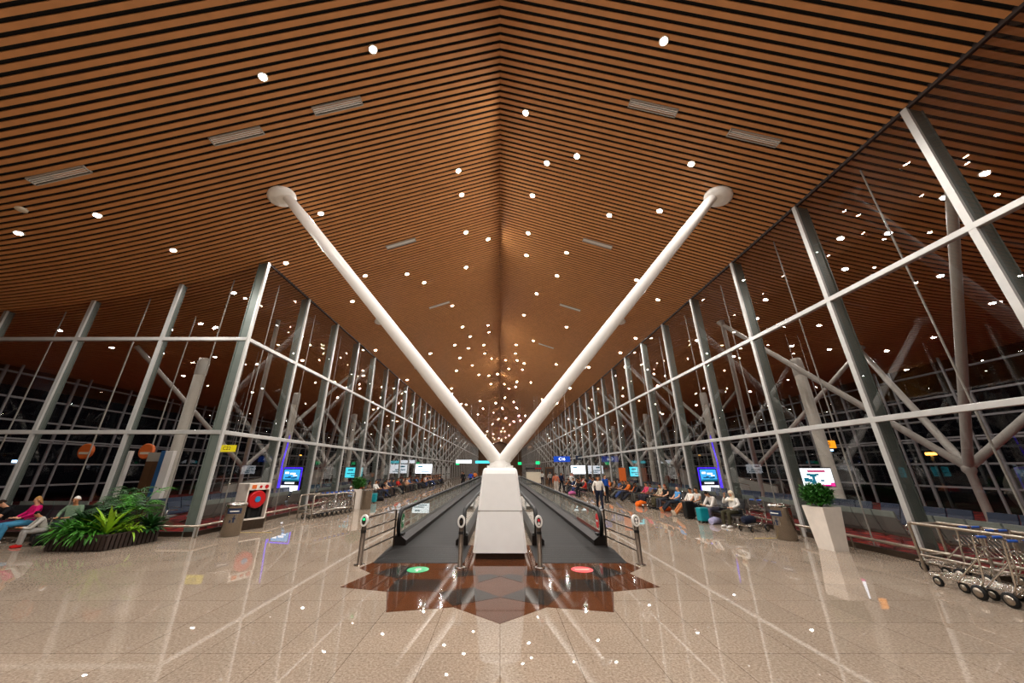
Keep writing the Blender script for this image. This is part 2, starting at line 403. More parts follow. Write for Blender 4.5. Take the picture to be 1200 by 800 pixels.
# ------------------------------------------------------------------ moving walkways
YW0, YW1 = 11.15, 88.
def walkway(s, label):
    t = thing('moving_walkway', label, 'moving walkway', (s * 2.0, YW0, 0), 0, 'moving walkways')
    L_ = YW1 - YW0
    MB().box((-.72, .1, 0), (.72, L_, .008)).build('tread_belt', M['pallet'], t)
    e = s * 1.0
    front = [(-1.1, -1.85), (1.1, -1.85), (1.1, .1), (-1.1, .1)]
    if s > 0: front = [(-1.15, -1.85), (.98, -1.85), (1.1, -.5), (1.1, .1), (-1.15, .1)]
    else: front = [(-.98, -1.85), (1.15, -1.85), (1.15, .1), (-1.1, .1), (-1.1, -.5)]
    mb = MB().prism(front, 0, .009)
    for i in range(8): mb.box((-1.0, -1.7 + i * .22, .009), (1.0, -1.685 + i * .22, .012), 1)
    mb.build('landing_plate', [M['plate'], M['black']], t)
    for q in (-1, 1):
        x = q * .95
        arc = [(x, .33 + .33 * math.cos(a), .57 + .36 * math.sin(a)) for a in [-PI / 2 - PI * i / 10 for i in range(11)]]
        arc2 = [(p[0], L_ - p[1], p[2]) for p in reversed(arc)]
        hr = MB().path(arc + arc2, .06, 8).build('handrail', M['rubber'], t)
        ins = [(.33 + .27 * math.cos(a), .57 + .3 * math.sin(a)) for a in [-PI / 2 - PI * i / 10 for i in range(11)]]
        ins = [(.33, .2)] + ins[1:]
        poly = ins + [(L_ - a, b) for a, b in reversed(ins)]
        g = MB(); th = .007
        vs = [(x - th, a, b) for a, b in poly] + [(x + th, a, b) for a, b in poly]; nn = len(poly)
        g.add(vs, [tuple(range(nn)), tuple(range(nn, 2 * nn))[::-1]] + [(i, (i + 1) % nn, nn + (i + 1) % nn, nn + i) for i in range(nn)])
        g.build('balustrade_glass', M['glass_bal'], t)
        ch = MB().path([(x, a, b) for a, b in ins[1:]] + [(x, L_ - a, b) for a, b in reversed(ins[1:])], .018, 6).build('glass_channel', M['chrome'], t)
        xi, xo = x - q * .23, x + q * .12
        rr = [[(xi, yy, 0), (xi, yy, .13), (x - q * .06, yy, .25), (xo, yy, .25), (xo, yy, 0)] for yy in (.12, L_ - .12)]
        MB().loft(rr, 0, False).build('skirt_deck', M['skirt'], t)
        MB().box((min(x - q * .1, x + q * .1), .2, 0), (max(x - q * .1, x + q * .1), .5, .3)).build('handrail_inlet', M['black'], t, .02)
    return t
wl = walkway(-1, 'left moving walkway, entrance marked with a green arrow')
wr = walkway(1, 'right moving walkway, entrance marked with a red no entry disc')
xg = -.95 + .012
def disc_x(x, y, z, ry, rz_, n=24): return [(x, y + ry * math.cos(2 * PI * k / n), z + rz_ * math.sin(2 * PI * k / n)) for k in range(n)]
g = MB().loft([disc_x(xg - .002, .42, .6, .17, .2), disc_x(xg + .004, .42, .6, .17, .2)]).build('arrow_sticker', M['sign_dark_green'], wl)
MB().bar((xg + .006, .3, .6), (xg + .006, .48, .6), .006, .03).bar((xg + .006, .54, .6), (xg + .006, .44, .68), .006, .03).bar((xg + .006, .54, .6), (xg + .006, .44, .52), .006, .03).build('arrow', M['white'], g)
for r_ in range(5):
    zz = .79 - r_ * .05; mb = MB()
    for c_ in range(7 if r_ == 0 else 6): mb.box((xg, .72 + c_ * .085, zz), (xg + .004, .72 + c_ * .085 + .06, zz + (.03 if r_ == 0 else .014)))
    mb.build('text_line', M['print_brown'], wl)
for c_ in range(4): MB().loft([disc_x(xg, .76 + c_ * .16, .46, .055, .055, 12), disc_x(xg + .004, .76 + c_ * .16, .46, .055, .055, 12)]).build('pictogram', M['print_brown'], wl)
g = MB().loft([disc_x(.95 - .016, .42, .6, .17, .2), disc_x(.95 - .01, .42, .6, .17, .2)]).build('no_entry_sticker', M['sticker_red'], wr)
MB().box((.95 - .02, .3, .575), (.95 - .017, .54, .625)).build('bar', M['white'], g)
MB().box((.95 - .02, .12, .27), (.95 - .012, 3.4, .36)).build('maroon_band', M['maroon'], wr)  # red-brown band low on the right-hand glass

# posts and side rails at the walkway mouths
def post_mb(t, lights, mats_):
    MB().lathe([(.075, 0), (.075, .02), (.055, .03), (.055, .84), (.05, .85)], (0, 0), 16).build('pole', M['dark_steel'], t)
    MB().lathe([(.062, .66), (.062, .72)], (0, 0), 16).build('band', M['black'], t)
    MB().lathe([(.12, 0), (.12, .012), (.06, .015)], (0, 0), 18).build('base_flange', M['chrome'], t)
    ov = lambda rx, rz_, yy, zc=.92: [(rx * math.cos(2 * PI * k / 20), yy, zc + rz_ * math.sin(2 * PI * k / 20)) for k in range(20)]
    h = MB().loft([ov(.085, .125, .03), ov(.09, .13, 0), ov(.09, .13, -.05), ov(.085, .125, -.06)]).build('signal_head', M['white'], t)
    MB().loft([ov(.048, .085, -.05), ov(.048, .085, -.066)]).build('signal_face', M['black'], h)
    for zz, mm in zip(lights, mats_): MB().loft([ov(.03, .03, -.06, zz), ov(.03, .03, -.072, zz)]).build('signal_lens', mm, h)
def barrier(s, label):
    t = thing('barrier_railing', label, 'railing', (s * 3.24, 9.16, 0), 0, 'side railings')
    post_mb(t, (.95, .88), (M['e_green'] if s < 0 else M['white'], M['dark_steel'] if s < 0 else M['white']))
    f = MB().path([(0, 0, .82), (-s * .01, .1, .94), (-s * .02, .2, .96), (-s * .2, 1.85, .96), (-s * .21, 1.92, .93), (-s * .21, 1.93, .0)], .026, 8)
    f.build('frame', M['dark_steel'], t)
    for z in (.27, .49, .71): MB().tube((0, 0, z), (-s * .21, 1.93, z), .021, 6).build('rail', M['dark_steel'], t)
barrier(-1, 'steel side railing whose signal post shows green, left of the walkways')
barrier(1, 'steel side railing with white signal head, right of the walkways')
for s in (-1, 1):
    t = thing('signal_post', 'short steel signal post with white oval head, %s of the white box' % ('left' if s < 0 else 'right'), 'post', (s * .9, 8.95, .006), 0, 'signal posts')
    post_mb(t, (.95, .88) if s > 0 else (.92,), (M['sticker_red'], M['white']) if s > 0 else (M['dark_steel'],))

# floor stickers
def ell(cx, cy, r, z, n=28): return [(cx + r * math.cos(2 * PI * k / n), cy + r * math.sin(2 * PI * k / n), z) for k in range(n)]
t = thing('floor_sticker', 'round green floor sticker with a white arrow', 'floor sticker', (-1.8, 8.76, .006))
MB().loft([ell(0, 0, .24, 0), ell(0, 0, .24, .003)], smooth=False).build('disc', M['sticker_green'], t)
MB().box((-.025, -.15, .003), (.025, .1, .005)).box((-.14, .02, .003), (.03, .07, .005), 0, .75, (0, .1)).box((-.03, .02, .003), (.14, .07, .005), 0, -.75, (0, .1)).build('arrow', M['white'], t)
t = thing('floor_sticker', 'round red floor sticker with a white bar', 'floor sticker', (1.8, 8.76, .006))
MB().loft([ell(0, 0, .24, 0), ell(0, 0, .24, .003)], smooth=False).build('disc', M['sticker_red'], t)
MB().box((-.16, -.03, .003), (.16, .03, .005)).build('bar', M['ivory'], t)

# ------------------------------------------------------------------ ceiling lights, vents, speakers
NEAR = [(308,90),(437,58),(114,252),(22,273),(203,293),(376,250),(335,308),(428,323),(413,353),(537,200),(541,228),(546,272),(572,280),(497,331),(477,321),
 (530,358),(546,313),(542,383),(551,394),(533,404),(549,408),(504,414),(535,434),(440,410),(477,445),(529,455),(539,419),(572,381),(573,389),(567,404),(568,414),(576,420),
 (561,439),(573,440),(583,438),(605,404),(604,414),(606,422),(625,399),(596,432),(612,433),(606,447),(622,448),(591,450),(652,427),(664,383),
 (778,48),(810,192),(616,132),(641,191),(676,183),(624,229),(773,247),(714,252),(619,273),(617,299),(664,296),(771,351),(629,344),(614,369),(653,323),(745,396),(727,413),(746,328),
 (676,440),(668,455),(690,430)]
LOUNGE = [(70,387),(131,407),(190,414),(200,386),(235,379),(253,383),(215,440),(234,441),(252,418),(274,343),(1154,203),(1107,231),(1041,273),(985,279),(1102,323),(1163,355),(1189,323),
 (990,315),(897,351),(960,381),(1094,395),(1039,411),(972,409),(1062,433),(928,405),(887,373)]
lights = [on_ceiling(*p) for p in NEAR]; louns = [on_ceiling(*p) for p in LOUNGE]
for x, y in ((-7, 1.2), (-2.5, .4), (3, .8), (7.5, 1.5), (-5, -3), (0, -3.5), (5, -3), (-9, -5), (9, -4), (-3, -6), (3, -6.5), (-6, -7), (7, -7), (0, -8), (-2, -1.5), (2.2, -1), (8.8, -1.5), (-8.6, -1.2), (-4.5, -2), (4.2, -4.4), (-1.5, -5), (1.4, -7.4), (-7.5, -4), (7.6, -5.2), (-14, 3), (-19, 5), (-22, 0), (-14, -3)): lights.append((x, y))  # unseen lamps around and behind the camera, several added to brighten the white box
y = 36.
while y < Y_END - 3:
    for _ in range(3):
        lights.append((random.uniform(-8.8, 8.8), y + random.uniform(0, 3.6)))
    y += 4.6
y = 20.
while y < 120:
    for s in (-1, 1):
        louns.append((s * random.uniform(11.2, 14.5), y + random.uniform(0, 4)))
        louns.append((s * random.uniform(15, 21), y + random.uniform(0, 4)))
    y += 6.5
for x, y in ((13, 2), (18, 4), (14, -4), (20, -2)): louns.append((x, y))
def downlight(name, label, lamp, group):
    t = thing(name, label, 'ceiling light', (0, 0, 0), 0, group)
    MB().lathe([(.086, -.010), (.1, -.014), (.125, -.004), (.12, .02)], n=16).build('trim_ring', M['ivory'], t)
    r_ = [(.085 * math.cos(2 * PI * k / 10), .085 * math.sin(2 * PI * k / 10), -.011) for k in range(10)]
    MB().face(r_[::-1]).build('lens', lamp, t)
    return t
d0 = downlight('downlight', 'small round bright downlight set in the slats above the hall', M['lamp'], 'downlights above the hall')
d1 = downlight('lounge_downlight', 'small round downlight in the slats behind the glass walls', M['lamp_far'], 'downlights behind the glass walls')
for proto, lst in ((d0, lights), (d1, louns)):
    for i, (x, y) in enumerate(lst):
        o = proto if i == 0 else dup(proto)
        o.location = (x, y, ceil_z(x) - .004); o.rotation_euler = (0, -math.atan((ceil_z(x + .01) - ceil_z(x - .01)) / .02), 0)
VENTS = [(70, 205), (278, 159), (396, 124), (470, 285), (515, 357), (700, 285), (765, 126), (883, 161), (668, 360), (640, 405)]
va = thing('air_vent', 'x', 'air vent', (0, 0, 0), 0, 'long slot vents in the slatted ceiling')
MB().box((-.72, -.13, -.03), (.72, -.105, .03)).box((-.72, .105, -.03), (.72, .13, .03)).box((-.72, -.13, -.03), (-.695, .13, .03)).box((.695, -.13, -.03), (.72, .13, .03)).build('frame', M['strut'], va)
mb = MB()
for i in range(3): mb.box((-.7, -.065 + i * .055, -.022), (.7, -.045 + i * .055, .02))
mb.build('slats', M['white'], va); MB().box((-.71, -.12, .02), (.71, .12, .03)).build('backing', M['void'], va)
VL = ['slot vent low on the left slope nearest the return glazing', 'slot vent on the left slope, second along from the return glazing', 'slot vent on the left slope close to the two large lights', 'slot vent on the left slope beside the left column arm, farther off',
      'slot vent far up the left slope beyond the column arm', 'slot vent beside the right column arm, inside the V', 'slot vent on the right slope close to the large light', 'slot vent on the right slope nearest the glass wall',
      'slot vent inside the V on the right slope, upper of the two distant ones', 'slot vent inside the V on the right slope, most distant']
for i, p in enumerate(VENTS):
    x, y = on_ceiling(*p); o = va if i == 0 else dup(va)
    o.location = (x, y, ceil_z(x) - .01); o.rotation_euler = (0, math.atan(SLOPE) * (1 if x > 0 else -1), 0); o['label'] = VL[i]
x, y = on_ceiling(25, 245)
t = thing('ceiling_speaker', 'plain beige round speaker in the slats at far left', 'speaker', (x, y, ceil_z(x) - .03))
MB().lathe([(.02, -.02), (.11, -.018), (.13, 0), (.13, .05)], n=16).build('grille', M['ivory'], t)

# ------------------------------------------------------------------ lounges: tree columns, towers, ramps, kiosks
def tree_column(s, y, label):
    t = thing('tree_column', label, 'column', (s * 15.7, y, 0), 0, 'branching columns in the lounges')
    MB().lathe([(.11, 0), (.11, 1.9), (.17, 2.0), (.17, 2.15), (.08, 2.25)], n=14).build('trunk', M['strut'], t)
    for dx in (-1, 1):
        for dy in (-1, 1):
            x = s * 15.7 + dx * 3.6; top = (dx * 3.6, dy * 5.2, ceil_z(x) - .03)
            MB().path([(0, 0, 2.1), top], [.125, .11], 10).build('branch', M['strut'], t)
    return t
for s in (-1, 1):
    for k in range(9):
        y = 12.2 + BAY * 3 * k
        if s < 0 and k == 0: y = 18.5; continue
        tree_column(s, y, 'pale four branched column in the %s lounge, %s along from the camera' % ('left' if s < 0 else 'right', ORD[k]))
tw = thing('cooling_tower', 'x', 'ventilation tower', (0, 0, 0), 0, 'round ventilation towers in the lounges')
MB().lathe([(.26, 0), (.26, .25), (.22, .26), (.22, 7.0), (.19, 7.02)], n=18).build('shaft', M['ac'], tw)
MB().lathe([(.23, 6.2), (.235, 6.25), (.235, 6.85), (.23, 6.9)], n=18).build('outlet_band', M['strut'], tw)
first = True
for s in (-1, 1):
    for i, y in enumerate((15.7, 23.7, 33.8, 44.)):
        o = tw if first else dup(tw); first = False
        o.location = (s * 14.2, y, 0); o['label'] = 'round beige ventilation tower in the %s lounge, %s from the camera' % ('left' if s < 0 else 'right', ORD[i])
def ramp(s, y, label):
    t = thing('boarding_ramp', label, 'ramp', (s * 17.4, y, 0), 0, 'boarding ramps')
    for xx in (-.9, .9):
        MB().loft([[(xx - .04, 0, 0), (xx + .04, 0, 0), (xx + .04, 0, .95), (xx - .04, 0, .95)], [(xx - .04, 9, .9), (xx + .04, 9, .9), (xx + .04, 9, 2.0), (xx - .04, 9, 2.0)]], 0, False).build('parapet', M['strut'], t)
        MB().tube((xx, 0, 1.02), (xx, 9, 2.07), .03, 6).build('handrail', M['chrome'], t)
    MB().loft([[(-.9, 0, 0), (.9, 0, 0), (.9, 0, .04), (-.9, 0, .04)], [(-.9, 9, 0), (.9, 9, 0), (.9, 9, 1.0), (-.9, 9, 1.0)]], 0, False).build('deck', M['ac'], t)
for s in (-1, 1):
    for k, y in enumerate((24.5, 48.)):
        ramp(s, y, 'pale sloping boarding ramp in the %s lounge, %s' % ('left' if s < 0 else 'right', 'nearer one' if k == 0 else 'farther one'))

def kiosk(x, y, rz, label):
    t = thing('video_kiosk', label, 'screen kiosk', (x, y, 0), rz, 'violet lit screen kiosks')
    MB().box((-.74, 0, .0), (.74, .25, .5)).box((-.78, .02, .5), (.78, .22, 2.15)).build('cabinet', M['black'], t, .02)
    s_ = MB().box((-.6, -.012, 1.32), (.6, .02, 2.0)).build('screen', M['e_sky'], t)
    mb = MB().box((-.6, -.016, 1.32), (.6, -.012, 1.42), 2)
    for cx, cz, w_, h_ in ((-.3, 1.52, .28, .07), (-.12, 1.55, .2, .12), (.15, 1.5, .3, .08), (.36, 1.53, .16, .1)): mb.box((cx - w_ / 2, -.016, cz - h_ / 2), (cx + w_ / 2, -.012, cz + h_ / 2), 0)
    for cx, cz, w_, h_ in ((-.35, 1.8, .3, .12), (.1, 1.75, .4, .1), (.3, 1.64, .3, .06)): mb.box((cx - w_ / 2, -.016, cz - h_ / 2), (cx + w_ / 2, -.012, cz + h_ / 2), 1)
    mb.build('picture', [M['e_navy'], M['e_white'], M['e_teal']], s_)
    MB().box((-.4, -.012, 1.16), (.3, .02, 1.25)).build('caption_bar', M['e_white'], t)
    MB().box((-.66, -.012, .72), (.62, .02, 1.06)).build('light_panel', M['e_white'], t)
    for xx in (-.74, .74): MB().tube((xx, -.02, .6), (xx, -.02, 2.1), .028, 8).build('led_tube', M['e_purple'], t)
    MB().box((-.7, -.012, 2.06), (.7, .02, 2.12)).build('led_header', M['e_purple'], t)
    return t
kl = kiosk(-13.2, 23.2, math.radians(-14), 'violet edged video kiosk behind the left glass wall')
kr = kiosk(13.2, 23.2, math.radians(14), 'violet edged video kiosk behind the right glass wall')
for s in (-1, 1):
    t = thing('lit_branch', 'tall column branch with added violet glow beside the kiosk in the %s lounge' % ('left' if s < 0 else 'right'), 'column branch', (s * 14.05, 23.3, 0))
    MB().path([(0, 0, 0), (0, 0, 2.4), (-s * .15, 0, 4.2)], [.1, .1, .07], 12).build('mast', M['strut'], t)
    MB().path([(-s * .1, -.06, .3), (-s * .1, -.06, 2.4), (-s * .22, -.05, 4.1)], .03, 8).build('violet_glow', M['e_purple'], t)  # glow put on for the violet light that falls on the strut
def flat_screen(x, y, z, w_, h_, rz, label, kind):
    t = thing('display_screen', label, 'screen', (x, y, z), rz, 'flat display screens')
    MB().box((-w_ / 2 - .04, 0, -h_ / 2 - .04), (w_ / 2 + .04, .08, h_ / 2 + .04)).build('housing', M['black'], t, .01)
    p = MB().box((-w_ / 2, -.01, -h_ / 2), (w_ / 2, .01, h_ / 2)).build('panel', M['e_white'] if kind != 'cyan' else M['e_cyan'], t)
    mb = MB(); q = lambda cx, cz, ww, hh, mi: mb.box((cx * w_ - ww * w_ / 2, -.014, cz * h_ - hh * h_ / 2), (cx * w_ + ww * w_ / 2, -.01, cz * h_ + hh * h_ / 2), mi)
    if kind == 'flower':
        q(.05, .34, .52, .13, 0); q(.15, -.46, .7, .08, 1); q(.44, -.42, .12, .2, 1)
        for cx, cz, ww, hh in ((-.2, .15, .12, .12), (-.08, .1, .2, .16), (.05, .15, .1, .1), (-.3, -.15, .14, .22), (-.18, -.2, .1, .2), (-.08, -.1, .08, .3), (.16, -.2, .1, .1), (-.1, -.3, .14, .2)): q(cx, cz, ww, hh, 2)
    else:
        q(-.1, -.1, .6, .1, 2); q(.1, -.3, .5, .1, 2); q(-.2, .25, .3, .15, 2)
    mb.build('picture', [M['e_pinkred'], M['e_magenta'], M['e_teal']], p)
    MB().box((-.05, .02, -z), (.05, .07, -h_ / 2)).box((-.3, -.1, -z), (.3, .25, -z + .03)).build('stand', M['black'], t)
flat_screen(12.0, 13.95, 1.77, 1.28, .62, .0, 'white advert screen with teal flowers above the planter shrub', 'flower')
flat_screen(-11.6, 29, 1.75, 1.5, .75, math.radians(-12), 'cyan screen beyond the left glass wall near the small planter', 'cyan')
flat_screen(11.6, 31, 1.8, 1.3, .75, math.radians(12), 'cyan screen beyond the right glass wall behind seated people', 'cyan')
flat_screen(-8.6, 41, 2.0, 1.9, .95, math.radians(-6), 'white screen standing above the left crowd', 'white')
flat_screen(9.0, 42, 1.9, 1.7, .9, math.radians(6), 'white screen standing behind the right crowd', 'white')

def hang_sign(x, y, z, w_, h_, body, bm, tm, label, rods=True):
    t = thing('hanging_sign', label, 'sign', (x, y, z))
    MB().box((-w_ / 2, 0, -h_ / 2), (w_ / 2, .14, h_ / 2)).build('board', bm, t, .01)
    if body: text(body, h_ * .72, tm, t, (0, -.006, 0), (PI / 2, 0, 0))
    zz = ceil_z(x) - z
    for xx in (-w_ * .4, w_ * .4): MB().tube((xx, .07, h_ / 2), (xx, .07, zz), .015, 6).build('rod', M['strut'], t)
hang_sign(-15.3, 20.0, 3.12, .85, .36, 'C22', M['e_yellow'], M['black'], 'yellow gate number sign hanging in the left lounge')
hang_sign(15.55, 16.9, 3.15, .8, .34, 'C2', M['e_amber'], M['black'], 'amber gate number sign hanging in the right lounge')
hang_sign(7.2, 42, 3.05, 1.9, .62, 'C16', M['e_blue'], M['e_white'], 'dark blue hanging sign with white letters over the right crowd')
hang_sign(10.6, 46, 3.3, 1.9, .5, '', M['bin_label'], M['e_white'], 'plain dark hanging board right of the blue sign')
hang_sign(-5.6, 56, 3.0, 2.4, .45, '', M['e_white'], M['white'], 'white lit hanging sign over the far left crowd')
hang_sign(-2.9, 60, 3.0, 2.4, .4, '', M['e_cyan'], M['white'], 'pale cyan hanging sign left of the white box')
for x, y, lb in ((-6.8, 58, 'small green exit sign over the far left crowd'), (3.1, 57, 'small green exit sign just right of the white box'), (5.2, 50, 'small green exit sign over the ivory kiosk side')):
    hang_sign(x, y, 2.75, .55, .4, '', M['e_green'], M['white'], lb)

# far ivory kiosk and service desks
t = thing('service_kiosk', 'ivory kiosk with red topped canopy far along the right walkway', 'kiosk', (4.7, 51, 0))
MB().box((-1.0, 0, .1), (1.0, 1.4, 1.55)).build('counter', M['ivory'], t, .04)
MB().box((-1.05, -.05, 0), (1.05, 1.45, .1)).build('plinth', M['dark_steel'], t)
MB().box((-1.1, -.1, 1.9), (1.1, 1.5, 2.15)).build('canopy', M['black'], t, .03)
MB().box((.2, -.13, 1.95), (1.05, -.1, 2.1)).build('sign_band', M['red'], t)
for xx in (-.95, .95): MB().box((xx - .05, .6, 1.55), (xx + .05, .7, 1.9)).build('post', M['dark_steel'], t)
t = thing('advert_pillar', 'brown advertising pillar right of the ivory kiosk', 'pillar', (7.1, 52, 0))
MB().box((-.6, 0, 0), (.6, .5, 2.2)).build('body', M['brown_panel'], t, .03); MB().box((-.5, -.02, .5), (.5, 0, 2.0)).build('poster', M['timber'], t)
t = thing('orange_banner', 'upright orange banner standing behind the walking man', 'banner', (9.2, 27.5, 0))
MB().box((-.25, 0, 1.15), (.25, .03, 2.1)).build('cloth', M['orange'], t); MB().tube((0, .04, 0), (0, .04, 2.15), .02, 6).box((-.25, -.15, 0), (.25, .25, .03)).build('stand', M['steel'], t)

# left lounge: round orange signs, pylons, brown cabinet
for x, lb in ((-17.4, 'round orange sign with pale band, farther left of two'), (-14.85, 'round orange sign with pale band beside the brown cabinet')):
    t = thing('round_sign', lb, 'sign', (x, 15.0, 2.75), 0, 'round orange signs')
    ci = lambda r, yy: [(r * math.cos(2 * PI * k / 24), yy, r * math.sin(2 * PI * k / 24)) for k in range(24)]
    MB().loft([ci(.28, 0), ci(.31, .02), ci(.31, .1), ci(.28, .12)]).build('disc', M['orange'], t)
    MB().box((-.2, -.008, -.12), (.2, 0, -.03)).build('band', M['ivory'], t)
    MB().tube((.15, .06, .2), (.15, .06, ceil_z(x) - 2.75), .025, 6).build('hanger', M['strut'], t)
for x, lb in ((-15.35, 'blue and white pylon panel behind the planter palms'), (-13.6, 'blue and white pylon panel right of the brown cabinet')):
    t = thing('pylon', lb, 'pylon', (x, 14.6, 0), 0, 'blue and white pylons')
    MB().box((-.02, 0, 0), (.3, .16, 2.75)).build('panel', M['white'], t, .01); MB().box((-.2, 0, 0), (-.02, .16, 2.75)).build('blue_edge', M['pylon_blue'], t, .01)
t = thing('tall_cabinet', 'tall brown cabinet between the two pylons', 'cabinet', (-14.25, 14.9, 0))
MB().box((-.34, 0, 0), (.34, .3, 2.35)).build('body', M['brown_panel'], t, .01); MB().box((-.34, 0, 2.35), (.34, .3, 2.7)).build('header', M['ac'], t); MB().box((-.3, -.012, .1), (-.01, 0, 2.25)).build('door', M['brown_panel'], t); MB().box((.01, -.012, .1), (.3, 0, 2.25)).build('door', M['brown_panel'], t)

# ------------------------------------------------------------------ kick rails along the glass
def kick_rail(pts, label):
    t = thing('kick_rail', label, 'rail', pts[0] + (0,))
    o0 = Vector(pts[0] + (0,)); P = [Vector(p + (0,)) - o0 for p in pts]
    for z in (.34,): MB().path([p + Vector((0, 0, z)) for p in P], .035, 8).build('rail', M['steel'], t)
    for a, b in zip(P, P[1:]):
        k = max(1, int((b - a).length / 1.68))
        for i in range(k):
            p = a + (b - a) * (i / k)
            MB().tube(p, p + Vector((0, 0, .33)), .022, 6).lathe([(.05, 0), (.05, .012)], (p.x, p.y), 10).build('post', M['steel'], t)
kick_rail([(9.72, -3), (9.72, 52)], 'low steel rail along the foot of the right glass wall')
kick_rail([(-26, Y_CORNER - .28), (-9.72, Y_CORNER - .28), (-9.72, 52)], 'low steel rail around the corner of the left glazing')

# ------------------------------------------------------------------ beam seating
def bench(n, cm, hm, label, group, carm=True):
    t = thing('airport_bench', label, 'seat row', (0, 0, 0), 0, group); w = .62
    for i in range(n):
        x = (i - (n - 1) / 2) * w
        MB().loft([[(x - .295, -.45, .43), (x + .295, -.45, .43), (x + .295, -.45, .47), (x - .295, -.45, .47)], [(x - .295, 0, .38), (x + .295, 0, .38), (x + .295, 0, .45), (x - .295, 0, .45)]], 0, False).build('seat', cm, t, .015)
        bk = MB().loft([[(x - .295, -.02, .44), (x + .295, -.02, .44), (x + .295, .05, .44), (x - .295, .05, .44)], [(x - .295, .13, .82), (x + .295, .13, .82), (x + .295, .18, .82), (x - .295, .18, .82)]], 0, False).build('backrest', cm, t, .015)
        MB().loft([[(x - .295, .13, .825), (x + .295, .13, .825), (x + .295, .185, .825), (x - .295, .185, .825)], [(x - .295, .16, .98), (x + .295, .16, .98), (x + .295, .2, .98), (x - .295, .2, .98)]], 0, False).build('headband', hm, bk, .015)
    for i in range(n + 1):
        x = (i - n / 2) * w
        MB().path([(x, .02, .42), (x, .02, .64), (x, -.1, .66), (x, -.4, .64)], .018, 6).build('armrest', M['chrome'], t)
    MB().box((-n * w / 2, -.2, .32), (n * w / 2, -.12, .38)).build('beam', M['steel'], t)
    for s in (-1, 1):
        x = s * (n * w / 2 - .4)
        MB().path([(x, -.45, .03), (x, -.16, .1), (x, -.16, .34)], .03, 6).path([(x, .12, .03), (x, -.16, .1)], .03, 6).build('leg', M['chrome'], t)
    return t
row_y = lambda y0, y1: [y0 + 2.75 * i for i in range(int((y1 - y0) / 2.75))]
bg = bench(4, M['seat_grey'], M['seat_pale'], 'x', 'x')
first = True
for s, y0 in ((1, .6), (-1, Y_CORNER + 2.4)):
    for i, y in enumerate(row_y(y0, 62)):
        o = bg if first else dup(bg); first = False
        o.location = (s * 10.95, y, 0); o.rotation_euler = (0, 0, s * PI / 2)
        sd = 'right' if s > 0 else 'left'
        o['label'] = 'grey four seat bench with its back to the %s glass wall, %s along' % (sd, ORD[i]); o['group'] = 'grey benches behind the %s glass wall' % sd
bn = bench(4, M['seat_navy'], M['seat_navy'], 'x', 'x'); first = True
for s, y0 in ((1, .8), (-1, Y_CORNER + 2.2)):
    for i, y in enumerate(row_y(y0, 50)):
        o = bn if first else dup(bn); first = False
        o.location = (s * 13.0, y, 0); o.rotation_euler = (0, 0, -s * PI / 2)
        sd = 'right' if s > 0 else 'left'
        o['label'] = 'navy four seat bench deeper in the %s lounge, %s along' % (sd, ORD[i]); o['group'] = 'navy benches in the %s lounge' % sd
o = None
for i in range(3):
    o = dup(bg); o.location = (-13.2 - 2.75 * i, Y_CORNER + 1.0, 0); o.rotation_euler = (0, 0, PI)
    o['label'] = 'grey bench behind the return glazing, %s from its corner' % ORD[i]; o['group'] = 'grey benches behind the return glazing'
bb = bench(4, M['seat_black'], M['seat_black'], 'x', 'x'); first = True
BR = [15.48 + 2.55 * i for i in range(14)]; BL = [23.3 + 2.55 * i for i in range(13)]
for s, ys in ((1, BR), (-1, BL)):
    for i, y in enumerate(ys):
        o = bb if first else dup(bb); first = False
        o.location = (s * 9.12, y, 0); o.rotation_euler = (0, 0, -s * PI / 2); sd = 'right' if s > 0 else 'left'
        o['label'] = 'black four seat bench in the hall along the %s glass wall, %s along' % (sd, ORD[i]); o['group'] = 'black benches along the %s wall' % sd
for i in range(2):
    o = dup(bb); o.location = (-13.69 - 2.5 * i, 11.95, 0); o.rotation_euler = (0, 0, 0)
    o['label'] = 'black bench under the %s left of the planter' % ('woman in magenta' if i == 0 else 'man at the picture edge'); o['group'] = 'black benches left of the planter'

